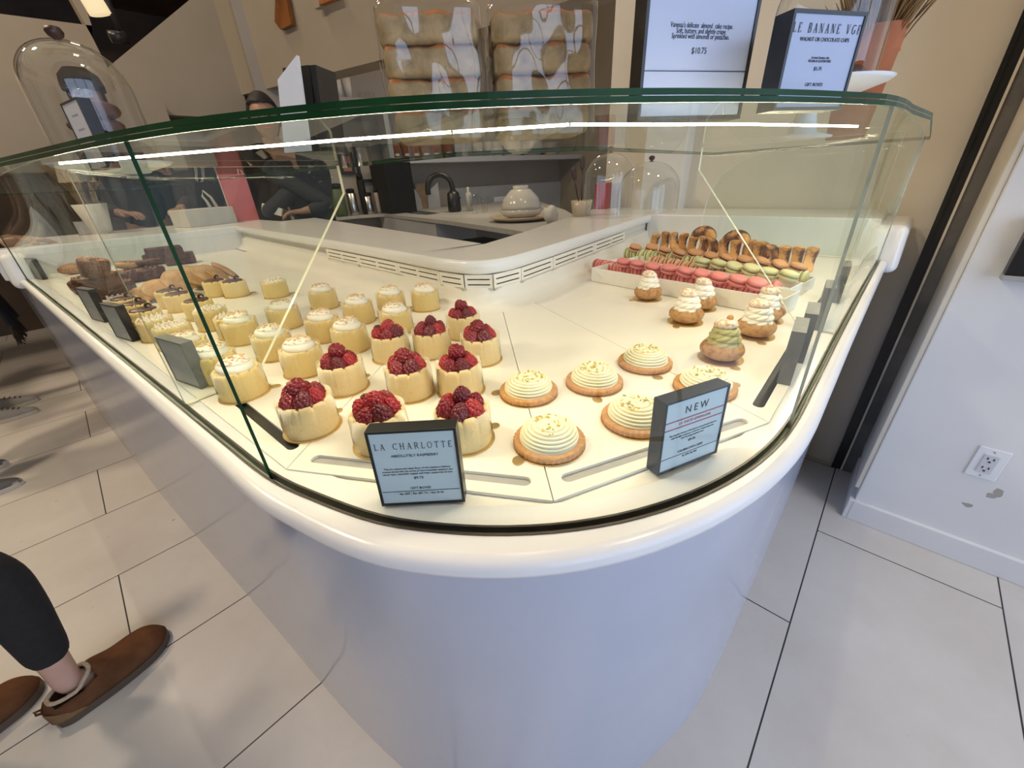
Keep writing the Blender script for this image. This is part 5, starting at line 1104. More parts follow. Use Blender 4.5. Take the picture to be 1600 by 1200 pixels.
# wall shelf and what stands on it
SZ = 1.6; sa = Vector(at(598, 247, SZ)); 
def spt(u, off): p = kat(u, 245, off); return Vector((p[0], p[1]))
s0_, s1_ = spt(598, 0.37), spt(1010, 0.37); sl_ = (s1_ - s0_).length; cc = (spt(598, 0.187) + spt(1010, 0.187)) / 2
tag(MB().box((0, 0, 0), (sl_, 0.365, 0.055)).build('wall_shelf', M['grey_white'], None, (cc.x, cc.y, SZ - 0.0275), (0, 0, KA), bevel=0.003), 'long white floating shelf on the kitchen wall holding pots and dishes', 'shelf')
sb = kat(604, 225, 0.2); tag(MB().box((0, 0, 0.2), (0.05, 0.22, 0.4)).build('shelf_divider', M['grey_white'], None, (sb[0], sb[1], SZ), (0, 0, KA)), 'white upright divider at the left end of the kitchen shelf', 'divider')
M['pot_label'] = mat('white_pot_label', (0.7, 0.68, 0.66), 0.6, noise=30, amt=0.05)
def seg(u0, u1, off): a = spt(u0, off); b = spt(u1, off); return (a - b).length, (a + b) / 2
ps = [(612, 627), (627, 642), (641, 657), (655, 673), (671, 689), (688, 710)]
for k, (u0, u1) in enumerate(ps):
    w_, c = seg(u0, u1, 0.24); R_ = w_ / 2 * 0.90; t = tag(empty('herb_pot', (c.x, c.y, SZ), KA), 'small terracotta pot with white label, %s from the left on the kitchen shelf' % ORD[k], 'flower pot', 'terracotta pots on the kitchen shelf')
    h_ = 0.145 + 0.02 * (k == 5); MB().lathe([(R_ * .7, 0), (R_ * .92, h_ * .75), (R_, h_ * .78), (R_, h_), (R_ * .9, h_), (0, h_ * .9)], 24).build('pot', M['terracotta'], t)
    MB().box((0, -R_ * .80, h_ * .22), (R_ * 0.9, 0.004, h_ * .16)).build('label', M['pot_label'], t); obj('leaves', lumpy('leaves', R_ * .95, R_ * .95, 0.03, 0.2, 6, k, ICO2, M['green_leaf']), None, t, (0, 0, h_ * .98))
w_, c = seg(711, 738, 0.16); tag(MB().box((0, 0, 0.10), (w_, 0.02, 0.20)).build('tile', M['grey_white'], None, (c.x, c.y, SZ), (0, 0, KA), bevel=0.005), 'pale square board standing on the kitchen shelf beside the pots', 'board')
for k, (u0, u1, hh, lab, m_, shp) in enumerate([(740, 755, .15, 'tall white mug directly right of the board on the shelf', 'ceramic', 0), (757, 770, .16, 'narrow white cup second from the board on the shelf', 'ceramic', 0), (768, 785, .16, 'white mug third from the board on the shelf', 'ceramic', 0), (787, 813, .165, 'wide white mug with handle left of the round jar', 'ceramic', 1), (814, 847, .17, 'round glossy white jar on the kitchen shelf', 'ceramic', 2), (848, 868, .15, 'dull cream cup between the round jar and the plates', 'ceramic_warm', 0)]):
    w_, c = seg(u0, u1, 0.21); R_ = w_ / 2 * .95; t = tag(empty('mug' if shp < 2 else 'jar', (c.x, c.y, SZ), KA), lab, 'mug' if shp < 2 else 'jar', None)
    pr = [(R_ * .85, 0), (R_ * .95, hh * .1), (R_, hh), (R_ * .9, hh), (R_ * .85, 0.02), (0, 0.015)] if shp < 2 else [(R_ * .6, 0), (R_ * .95, hh * .3), (R_, hh * .6), (R_ * .85, hh * .95), (R_ * .8, hh), (R_ * .7, hh), (0, hh * .9)]
    MB().lathe(pr, 28).build('body', M[m_], t)
    if shp == 1: MB().tube([(-R_ - 0.0 - 0.035 * math.sin(q), 0, hh * .5 - hh * .3 * math.cos(q)) for q in np.linspace(0, PI, 8)], 0.008, 6).build('handle', M[m_], t)
w_, c = seg(868, 942, 0.20); R_ = min(w_ / 2 * .98, 0.185)
for k in range(9):
    o = MB().lathe([(R_ * .55, 0), (R_ * .9, 0.008), (R_, 0.016), (R_ * .98, 0.018), (R_ * .85, 0.011), (0, 0.004)], 36).build('plate', M['ceramic_warm'], None, (c.x + random.uniform(-.006, .006), c.y, SZ + 0.02 * k)); tag(o, 'cream plate, %s from the bottom of the stack on the kitchen shelf' % ORD[k], 'plate', 'stack of plates on the kitchen shelf')
w_, c = seg(921, 950, 0.31); tag(obj('wooden_bowl', lumpy('wooden_bowl', w_ / 2, 0.05, 0.025, 0.1, 3, 3, ICO3, mat('dark_red_wood', (0.11, 0.03, 0.02), 0.6, noise=30, amt=0.3)), None, None, (c.x, c.y, SZ + 0.026)), 'small dark red dish right of the plate stack', 'dish')
# things on the worktop
def on(u, v, gap=0.13):          # on the worktop, kept clear of the wall behind it
    x, y = at(u, v, ZC); k_ = (KP[0] * kn[0] + KP[1] * kn[1] - gap) / (x * kn[0] + y * kn[1]); k_ = min(k_, 1.0); return x * k_, y * k_
x, y = on(711, 331); t = tag(empty('faucet', (x, y, ZC), 0.0), 'matt black gooseneck kitchen faucet at the sink', 'faucet')
nrm = Vector((x, y)).normalized(); side = Vector((nrm.y, -nrm.x)); 
z2 = zat(700, 272, (x, y)) - ZC; r_ = 0.5 * (Vector(on_plane(707, 290, (x, y), (nrm.x, nrm.y))[:2]) - Vector(on_plane(677, 290, (x, y), (nrm.x, nrm.y))[:2])).length
MB().lathe([(0.06, 0), (0.068, 0.02), (0.06, 0.17), (0.03, 0.2), (0, 0.2)], 20).build('base', M['black'], t)
r_ *= 1.3; zc = z2 - r_; MB().tube([(0, 0, 0.1), (0, 0, zc)] + [tuple(-side * (r_ - r_ * math.cos(q))) + (zc + r_ * math.sin(q),) for q in np.linspace(0.1, PI, 12)] + [tuple(-side * (2 * r_)) + (zc - 0.05,)], 0.026, 10).build('spout', M['black'], t)
MB().tube([(0, 0, 0.1), (side.x * .07, side.y * .07, 0.13)], 0.01, 6).build('lever', M['black'], t)
def upright(u0, u1, v0, v1, name, m, lab, cat, dep=0.05):
    x, y = on((u0 + u1) / 2, v1); n = Vector((x, y)).normalized(); w_ = (Vector(on_plane(u0, v1, (x, y), (n.x, n.y))[:2]) - Vector(on_plane(u1, v1, (x, y), (n.x, n.y))[:2])).length; h_ = zat((u0 + u1) / 2, v0, (x, y)) - ZC
    t = tag(empty(name, (x, y, ZC + 0.001), math.atan2(n.x, -n.y) + PI / 2 - PI / 2), lab, cat); t.rotation_euler = (0, 0, math.atan2(-n.x, n.y)); return t, w_, h_
t, w_, h_ = upright(642, 688, 286, 325, 'takeaway_box', None, 'white and kraft folded box behind the kitchen sink', 'box')
MB().box((0, 0.06, h_ / 2), (w_ * .5, 0.08, h_ * .98)).build('kraft_insert', M['blond'], t)
for s in (-1, 1): MB().plate([(s * w_ * .52, 0), (s * w_ * .10, 0), (s * w_ * .12, h_ * .4), (s * w_ * .25, h_ * .75), (s * w_ * .52, h_)], (), lambda a, b, h: (a, -h, b), 0.006).build('side_flap', M['grey_white'], t)
t, w_, h_ = upright(716, 752, 284, 330, 'soap_bottle', None, 'slim grey bottle beside the black faucet', 'bottle')
MB().lathe([(0.03, 0), (0.03, 0.16), (0.012, 0.18), (0.012, 0.22), (0, 0.22)], 20).build('bottle_body', M['slot'], t)
for k, (u, v, r, h_, lab) in enumerate([(742, 334, .042, .16, 'clear drinking glass left of the pair on the worktop'), (758, 332, .038, .14, 'clear drinking glass right of the pair on the worktop')]):
    x, y = on(u, v); o = MB().lathe([(r * .7, 0), (r, h_), (r - .003, h_), (r * .7 - .003, .006), (0, .006)], 28).build('drinking_glass', M['clear'], None, (x, y, ZC)); tag(o, lab, 'glass')
x, y = on(815, 344); d_ = Vector(on(856, 341)) - Vector(on(772, 341)); R_ = d_.length / 2
tag(MB().lathe([(R_ * .5, 0), (R_ * .8, 0.008), (R_, 0.03), (R_ * .98, 0.033), (R_ * .75, 0.014), (0, 0.01)], 48).build('platter', M['ceramic_warm'], None, (x, y, ZC)), 'wide cream platter under the two bowls on the worktop', 'platter')
q = R_ * .68; tag(MB().lathe([(q * .5, 0), (q * .85, 0.022), (q, 0.06), (q * .96, 0.06), (q * .8, 0.025), (0, .010)], 48).build('bowl', M['ceramic'], None, (x, y, ZC + 0.015)), 'grey white bowl standing upright on the cream platter', 'bowl')
q = R_ * .62; tag(MB().lathe([(q, 0), (q * .98, 0.025), (q * .85, 0.072), (q * .5, 0.125), (q * .36, 0.132), (q * .38, 0.152), (q * .3, 0.152), (0, 0.14)], 48).build('bowl', M['ceramic'], None, (x, y, ZC + 0.077)), 'glossy white bowl turned upside down on the other bowl', 'bowl')
x, y = on(860, 352); o = obj('cloth', lumpy('cloth', 0.075, 0.045, 0.05, 0.28, 5, 4, ICO3, M['towel']), None, None, (x, y, ZC + 0.055), (0.2, 0.3, 0.4)); tag(o, 'crumpled white cloth at the end of the kitchen worktop', 'cloth')
# cutlery cup and cartons seen through the bells stand on the serving ledge back edge
for nm, u, v, m, w_, h_, lab in (('carton', 941, 326, mat('red_carton', (0.42, 0.03, 0.04), 0.5, noise=10, amt=0.1), 0.09, 0.13, 'small bright red carton behind the tall clear bell on the ledge'), ('carton', 960, 324, M['ceramic'], 0.07, 0.125, 'small white carton next to the red one behind the bell'), ('cup', 908, 338, M['ceramic_warm'], 0.05, 0.07, 'short yellowish cup holding two dark spoons')):
    x, y = at(u, v, ZL)
    if nm == 'carton': tag(MB().box((0, 0, h_ / 2), (w_, w_ * .8, h_)).build(nm, m, None, (x, y, ZL), (0, 0, 0.3), bevel=0.002), lab, 'carton')
    else:
        t = tag(empty(nm, (x, y, ZL)), lab, 'cup'); MB().lathe([(w_ * .8, 0), (w_, h_), (w_ * .9, h_), (w_ * .7, .01), (0, .01)], 24).build('cup_body', m, t)
        for k, (dx, dz) in enumerate(((-.05, .15), (.015, .19))):
            o = tag(obj('spoon', None) if False else MB().tube([(0, 0, 0), (dx, 0.01, dz)], 0.004, 6).build('spoon', M['cap_dark'], None, (x, y, ZL + 0.012)), 'dark wooden spoon, %s one in the cup on the ledge' % ('left' if k == 0 else 'right'), 'spoon', 'wooden spoons in the ledge cup')
            obj('bowl_end', lumpy('bowl_end', 0.020, 0.010, 0.032, 0.03, 2, 1, ICO2, M['cap_dark']), None, o, (dx, 0.01, dz + 0.02), (0, dx * 4, 0))
# tall fridge and left wall pieces
def standing_box(u0, u1, v0, off, dep, name, m, lab, cat, z0=0.0):
    a = Vector(kat(u0, v0, off)[:2]); b = Vector(kat(u1, v0, off)[:2]); c = (a + b) / 2 + Vector((kn[0], kn[1])) * (dep / 2) * (1 if kn[1] > 0 else -1); h_ = kat(u0, v0, off)[2] - z0
    o = MB().box((0, 0, h_ / 2), ((a - b).length, dep, h_)).build(name, m, None, (c.x, c.y, z0), (0, 0, KA), bevel=0.004); return tag(o, lab, cat)
standing_box(598, 641, 254, 0.58, 0.45, 'fridge', M['dark'], 'tall black fridge below the left end of the kitchen shelf', 'fridge', ZC + 0.001)
for (u0, u1, v0, v1, m, lab) in ((526, 556, 238, 272, mat('dull_pink_print', (0.34, 0.12, 0.09), 0.6, noise=8, amt=0.15), 'small framed picture with a dull pink print on the kitchen wall'), (550, 586, 224, 284, M['kitchen_wall'], 'larger black framed print beside the pink one on the kitchen wall')):
    a = kat(u0, v0, 0.02); b = kat(u1, v1, 0.02); w_ = abs((Vector(b[:2]) - Vector(a[:2])).length); h_ = a[2] - b[2]; c = [(a[i] + b[i]) / 2 for i in range(3)]
    t = tag(empty('framed_picture', c, KA), lab, 'picture'); e = 0.03
    MB().plate([(-w_ / 2, -h_ / 2), (w_ / 2, -h_ / 2), (w_ / 2, h_ / 2), (-w_ / 2, h_ / 2)], [[(-w_ / 2 + e, -h_ / 2 + e), (w_ / 2 - e, -h_ / 2 + e), (w_ / 2 - e, h_ / 2 - e), (-w_ / 2 + e, h_ / 2 - e)]], lambda a_, b_, h: (a_, -h - 0.012, b_), 0.02).build('frame', M['black'], t)
    MB().box((0, 0.0, 0), (w_ - 0.05, 0.006, h_ - 0.05)).build('print', m, t)
def kz(u, v): return kat(u, v, 0.12)
for k, (u, v0, v1, r, m, lab, cat) in enumerate([(530, 286, 315, .065, mat('dull_green_tin', (0.07, 0.10, 0.04), 0.5, noise=20, amt=0.2), 'dull green tin on the far worktop under the pictures', 'tin'), (552, 294, 322, .05, M['steel'], 'steel canister beside the green tin on the far worktop', 'canister'), (578, 300, 327, .055, M['steel'], 'steel canister nearest the black fridge', 'canister'), (592, 294, 325, .03, M['ceramic_warm'], 'small jar between the canisters and the fridge', 'jar'), (566, 270, 300, .04, M['dark'], 'dark grinder hopper on the far worktop', 'grinder')]):
    a = kat(u, v1, 0.22); top = kat(u, v0, 0.22)[2]; h_ = max(top - ZC, 0.05); t = tag(empty(cat if cat != 'grinder' else 'coffee_grinder', (a[0], a[1], ZC)), lab, cat)
    MB().lathe([(r * .9, 0), (r, h_ * .1), (r, h_ * .8), (r * .8, h_ * .84), (0, h_ * .84)], 24).build('body', m, t); MB().lathe([(r * .85, h_ * .84), (r * .85, h_ * .97), (r * .3, h_), (0, h_)], 24).build('lid', M['dark'], t)
# cups on the high shelf under the bulkhead
bq = kat(548, 150, 0.2)
t = MB().box((0, 0, 0), (1.2, 0.25, 0.03)).build('high_shelf', M['kitchen_wall'], None, (bq[0], bq[1], kat(548, 155, 0.2)[2] - 0.02), (0, 0, KA)); tag(t, 'narrow high shelf on the kitchen wall above the black fridge', 'shelf')
for k, (u, h_) in enumerate([(515, .16), (530, .17), (545, .17), (566, .07), (580, .07)]):
    a = kat(u, 150, 0.22); z = kat(548, 155, 0.2)[2] - 0.005; r = .045
    tag(MB().lathe([(r * .75, 0), (r, h_), (r * .9, h_), (r * .7, .01), (0, .01)], 20).build('paper_cup' if k < 3 else 'short_glass', M['ceramic'] if k < 3 else M['clear'], None, (a[0], a[1], z)), ('white cup stack' if k < 3 else 'short clear glass') + ', %s from the left on the high shelf' % ORD[k], 'cup' if k < 3 else 'glass', 'cups on the high shelf')
# small sign and lamp neck seen between the bags and the price sign
a = kat(950, 118, 0.2); top = kat(955, 80, 0.2)[2]
t = sign((a[0], a[1], a[2]), KA, (Vector(kat(935, 118, .2)[:2]) - Vector(kat(968, 118, .2)[:2])).length, top - a[2], 'small white card in a dark frame high on the kitchen wall shelf', d=0.03, face=M['menu_paper'], rim=0.012)
hx = kat(960, 121, 0.12); tag(MB().box((0, 0, -0.12), (0.5, 0.24, 0.24)).build('wall_ledge', M['cream_wall'], None, (hx[0], hx[1], a[2] - 0.002), (0, 0, KA)), 'pale boxed ledge holding the small framed card', 'ledge')
# ---------------------------------------------------------------- on the serving ledge: bells, red bag, cup with twigs
def ledge_bell(u, v, uw, vtop, label):
    x, y = at(u, v, ZL); n = Vector((x, y)).normalized(); R = (Vector(on_plane(u - uw, v, (x, y), (n.x, n.y))[:2]) - Vector((x, y))).length; h = zat(u - 4, vtop, (x, y)) - ZL; return bell((x, y, ZL), R, h, label)
ledge_bell(948, 338, 37, 238, 'clear glass bell with dark knob nearer the corner on the serving ledge')
ledge_bell(1010, 331, 46, 252, 'wide clear glass bell farther along the serving ledge by the pillar')
x, y = at(386, 345, ZL); t = tag(empty('red_bag', (x, y, ZL)), 'flat coral red paper bag with white side standing on the serving ledge', 'bag'); n = Vector((x, y)).normalized(); t.rotation_euler = (0, 0, math.atan2(-n.x, n.y) + 0.12)
h_ = zat(368, 272, (x, y)) - ZL; w_ = (Vector(on_plane(366, 345, (x, y), (n.x, n.y))[:2]) - Vector(on_plane(407, 345, (x, y), (n.x, n.y))[:2])).length
M['coral'] = mat('coral_red_paper', (0.62, 0.11, 0.08), 0.3, noise=12, amt=0.1, spec=0.5); M['paper'] = mat('white_paper', (0.62, 0.58, 0.50), 0.6, noise=20, amt=0.05)
mb = MB(); mb.box((0, 0, h_ / 2), (w_, 0.004, h_)); mb.build('front_panel', M['coral'], t); MB().box((0, 0.05, h_ / 2), (w_ * .97, 0.092, h_ * .99)).build('bag_body', M['paper'], t)
MB().tube([(w_ * .3, 0.05, h_), (w_ * .33, 0.05, h_ + .03), (w_ * .45, 0.05, h_ + .02), (w_ * .5, 0.05, h_ - .03)], 0.004, 6).build('handle', M['paper'], t)
x, y = at(318, 336, ZL); x, y = x * 0.66, y * 0.66; t = tag(empty('gift_box', (x, y, ZL), 0.3), 'low white box with a looped ribbon left of the red bag', 'box'); MB().box((0, 0, 0.05), (0.30, 0.18, 0.10)).build('box_body', M['paper'], t, bevel=0.004)
MB().tube([(0.10, 0, 0.1), (0.085, 0, 0.16), (0.05, 0, 0.20), (0.035, 0, 0.17), (0.05, 0, 0.14), (0.06, 0, 0.10)], [0.010, .008, .006, .006, .008, .010], 8).build('ribbon_loop', M['paper'], t)
x, y = at(158, 357, ZL); x, y = x * .84, y * .84; h_ = zat(150, 318, (x, y)) - ZL
t = tag(empty('white_cup', (x, y, ZL)), 'tapered cream paper cup on the far left ledge with dark twigs above', 'cup'); MB().lathe([(0.045, 0), (0.078, h_), (0.072, h_), (0.04, 0.01), (0, 0.01)], 32).build('cup_body', M['paper'], t)
mb = MB(); rnd = random.Random(3)
for k in range(16): a_ = rnd.uniform(0, 6.3); mb.tube([(0.03 * math.cos(a_), 0.03 * math.sin(a_), h_ * .5), (0.05 * math.cos(a_), 0.05 * math.sin(a_), h_ + .06), (rnd.uniform(.05, .13) * math.cos(a_), rnd.uniform(.05, .13) * math.sin(a_), h_ + rnd.uniform(.08, .2))], [0.004, 0.004, 0.01], 5)
mb.build('dried_twigs', M['dry_grass'], t)['kind'] = 'stuff'
x, y = at(131, 357, ZL); x, y = x * .8, y * .8; t = sign((x, y, ZL), -0.5, 0.075, 0.075, 'small grey tent sign left of the cream cup on the far ledge', face=M['slot'], frame=M['sign_grey'])
# ---------------------------------------------------------------- high up: wall lamp, hanging bag, dark beams
p = on_plane(147, 12, (0, 4.2), (0, 1)); t = tag(empty('wall_lamp', p), 'pale cylindrical lamp shade on a thin black arm at the top left', 'lamp')
M['shade'] = mat('lit_lamp_shade', (0.7, 0.6, 0.42), 0.6, noise=20, amt=0.05, emit=(1.0, 0.78, 0.45), es=0.45)
MB().tube([(-0.06, 0, 0.34), (0.02, 0, -0.03)], [0.055, 0.06], 20).build('lamp_shade', M['shade'], t)
p2 = on_plane(190, 60, (0, 4.2), (0, 1)); MB().tube([(0.10, 0, 0.50), (p2[0] - p[0], 0, p2[2] - p[2])], 0.014, 8).build('lamp_arm', M['black'], t); MB().tube([(p2[0] - p[0] - .06, 0, p2[2] - p[2]), (p2[0] - p[0] + .03, 0, p2[2] - p[2] + .01)], 0.035, 8).build('joint', M['black'], t)
bn = Vector((-(bk[1] - bk[2]).y, (bk[1] - bk[2]).x, 0)).normalized()
def bpl(u, v, off): n_ = bn if bn.x < 0 else -bn; return on_plane(u, v, (bk[1].x + n_.x * off, bk[1].y + n_.y * off), (bn.x, bn.y))
pts = [bpl(u, v, 0.05) for u, v in ((430, -8), (446, -8), (455, 38), (438, 46), (429, 34))]; c = pts[3]
mb = MB(); mb.add([Vector(q) - Vector(c) for q in pts] + [Vector(q) - Vector(c) + bn * 0.04 for q in pts], [(0, 1, 2, 3, 4), (9, 8, 7, 6, 5)] + [(i, (i + 1) % 5, 5 + (i + 1) % 5, 5 + i) for i in range(5)])
tag(mb.build('leather_strap', mat('orange_brown_leather', (0.26, 0.09, 0.02), 0.45, noise=6, amt=0.45), None, c), 'orange brown leather piece hanging on the bulkhead at the top', 'hanging')
for k, (u, v0, v1) in enumerate(((497, -6, 14), (515, -6, 4))):
    a = bpl(u, v0, 0.05); b = bpl(u, v1, 0.05); w_ = 0.06 if k == 0 else .2; tag(MB().box((0, 0, 0), (w_, 0.04, abs(a[2] - b[2]))).build('wall_plaque', M['wall'] if k == 0 else M['crust'], None, [(a[i] + b[i]) / 2 for i in range(3)], (0, 0, math.atan2((bk[1] - bk[2]).y, (bk[1] - bk[2]).x))), ('pale' if k == 0 else 'brown') + ' small plaque cut by the top edge right of the leather piece', 'plaque')
# ================================================================ PEOPLE
M['skin'] = mat('pale_skin', (0.56, 0.34, 0.26), 0.5, noise=25, amt=0.08, sss=0.2)
M['skin_dark'] = mat('tan_skin', (0.34, 0.19, 0.12), 0.5, noise=25, amt=0.08, sss=0.15)
M['hair'] = mat('black_hair', (0.012, 0.009, 0.008), 0.6, noise=80, amt=0.5, bump=0.6, bscale=90)
M['black_cloth'] = mat('black_fabric', (0.010, 0.009, 0.011), 0.85, noise=60, amt=0.3, bump=0.3, bscale=300)
M['navy_cloth'] = mat('dark_navy_fabric', (0.020, 0.024, 0.032), 0.85, noise=40, amt=0.3, bump=0.2, bscale=200)
M['brown_cloth'] = mat('dark_brown_fabric', (0.035, 0.022, 0.016), 0.85, noise=40, amt=0.3)
M['suede'] = mat('brown_suede', (0.135, 0.058, 0.026), 0.9, noise=18, col2=(0.085, 0.036, 0.016), lo=0.3, hi=0.7, bump=0.35, bscale=420, spec=0.15)
M['suede_light'] = mat('tan_suede_heel', (0.20, 0.115, 0.055), 0.9, noise=30, amt=0.15, bump=0.3, bscale=400, spec=0.15)
M['sole'] = mat('brown_rubber_sole', (0.085, 0.055, 0.035), 0.7, noise=30, amt=0.15)
M['fleece'] = mat('cream_fleece', (0.48, 0.38, 0.28), 0.95, noise=200, amt=0.25, bump=0.9, bscale=260)
def skinned(name, chains, m, parent, sub=2, loc=None):
    """chains: lists of (x, y, z, r); equal points are welded; the first point is the root"""
    pts = []; rad = []; idx = {}; ed = []
    for ch in chains:
        prev = None
        for (x, y, z, r) in ch:
            key = (round(x, 4), round(y, 4), round(z, 4))
            if key not in idx: idx[key] = len(pts); pts.append((x, y, z)); rad.append(r)
            i = idx[key]
            if prev is not None and prev != i: ed.append((prev, i))
            prev = i
    me = bpy.data.meshes.new(name); me.from_pydata(pts, ed, []); o = obj(name, me, m, parent, loc)
    o.modifiers.new('skin', 'SKIN').use_smooth_shade = True
    for i, r in enumerate(rad): d = me.skin_vertices[0].data[i]; d.radius = (r, r) if not isinstance(r, tuple) else r; d.use_root = (i == 0)
    s = o.modifiers.new('sub', 'SUBSURF'); s.levels = sub; s.render_levels = sub; return o
def hand_chains(w, d, up, side=1, curl=0.6, s=1.0):
    """wrist point, pointing direction, palm-up normal -> palm and five finger chains"""
    d = Vector(d).normalized(); up = Vector(up); up = (up - d * up.dot(d)).normalized(); x = d.cross(up).normalized() * side; w = Vector(w); out = []
    palm = w + d * 0.05 * s; out.append([(*w, 0.021 * s), (*palm, (0.030 * s, 0.016 * s))])
    for k, (off, L) in enumerate(((-0.030, .068), (-0.010, .078), (0.010, .072), (0.028, .056))):
        b = palm + x * off * s * .6; k1 = palm + d * 0.038 * s + x * off * s; k2 = k1 + (d * math.cos(curl * .5) - up * math.sin(curl * .5)) * L * .5 * s; k3 = k2 + (d * math.cos(curl * 1.4) - up * math.sin(curl * 1.4)) * L * .5 * s
        out.append([(*palm, (0.030 * s, 0.016 * s)), (*k1, 0.0105 * s), (*k2, 0.009 * s), (*k3, 0.0075 * s)])
    t1 = w + d * 0.025 * s - x * 0.030 * s; t2 = t1 + (d * .7 - x * .5 - up * .2) * 0.034 * s; t3 = t2 + (d * .9 - up * .3) * 0.028 * s
    out.append([(*w, 0.021 * s), (*t1, 0.014 * s), (*t2, 0.0105 * s), (*t3, 0.0085 * s)]); return out
def head(parent, c, face, skin, hair, size=1.0, longhair=False, cap=False):
    """a head with eyes, nose, mouth, ears and hair as children of the body"""
    c = Vector(c); f = Vector(face).normalized(); yaw = math.atan2(f.y, f.x); v, fc = ICO4; P = []
    for x, y, z in v:
        jaw = 1 - 0.22 * max(-z, 0) ** 1.2; X = x * 0.092 * (1 if x > 0 else 1.06); Y = y * 0.074 * jaw; Z = z * 0.118
        if x > 0.3: X += 0.020 * math.exp(-((y / 0.16) ** 2) - ((z + 0.10) / 0.20) ** 2) * (x ** 2) + 0.005 * math.exp(-((y / .35) ** 2) - ((z + .45) / .12) ** 2)   # nose, lips
        if x > 0.3: X -= 0.008 * math.exp(-(((abs(y) - .38) / .18) ** 2) - ((z - .06) / .14) ** 2)                                                   # eye sockets
        if x > 0.2: X += 0.008 * math.exp(-((y / .3) ** 2) - ((z + .82) / .16) ** 2)                                                                    # chin
        if abs(x + .05) < .22 and abs(z) < .22: Y += (1 if y > 0 else -1) * 0.014 * math.exp(-((x + .05) / .12) ** 2 - (z / .16) ** 2)                       # ears
        P.append((X * size, Y * size, Z * size))
    me = bpy.data.meshes.new('head'); me.from_pydata(P, [], fc); me.polygons.foreach_set('use_smooth', [True] * len(fc)); o = obj('head', me, skin, parent, c, (0, 0, yaw))
    e = MB()
    for s in (-1, 1): e.lathe([(0, -.009), (.009, 0), (0, .009)], 12, (0.081 * size, s * .029 * size, .006 * size))
    e.build('eyes', M['black'], o); MB().box((0.0925 * size, 0, -0.056 * size), (0.006, 0.04, 0.006)).build('mouth', M['coral'], o, bevel=0.002)
    H_ = []; F_ = []; 
    for x, y, z in v:
        k = 1.10 + 0.02 * math.sin(9 * x + 5 * y) * math.cos(8 * z); zz = z * .128; 
        if x > 0.25 and z < .48: k *= .80
        if z < -.35 and not longhair: k *= .82
        H_.append((x * .098 * k * size - .006, y * .082 * k * size, zz * (1.04 if z > 0 else 1.0) * size + .006))
    me = bpy.data.meshes.new('hair'); me.from_pydata(H_, [], fc); me.polygons.foreach_set('use_smooth', [True] * len(fc)); obj('hair', me, hair, o)
    if cap: MB().lathe([(0.104, 0.03), (0.106, 0.06), (0.095, 0.11), (0.06, 0.145), (0, 0.155)], 32).box((0.12, 0, 0.035), (0.11, 0.13, 0.012)).build('cap', M['black_cloth'], o)
    return o
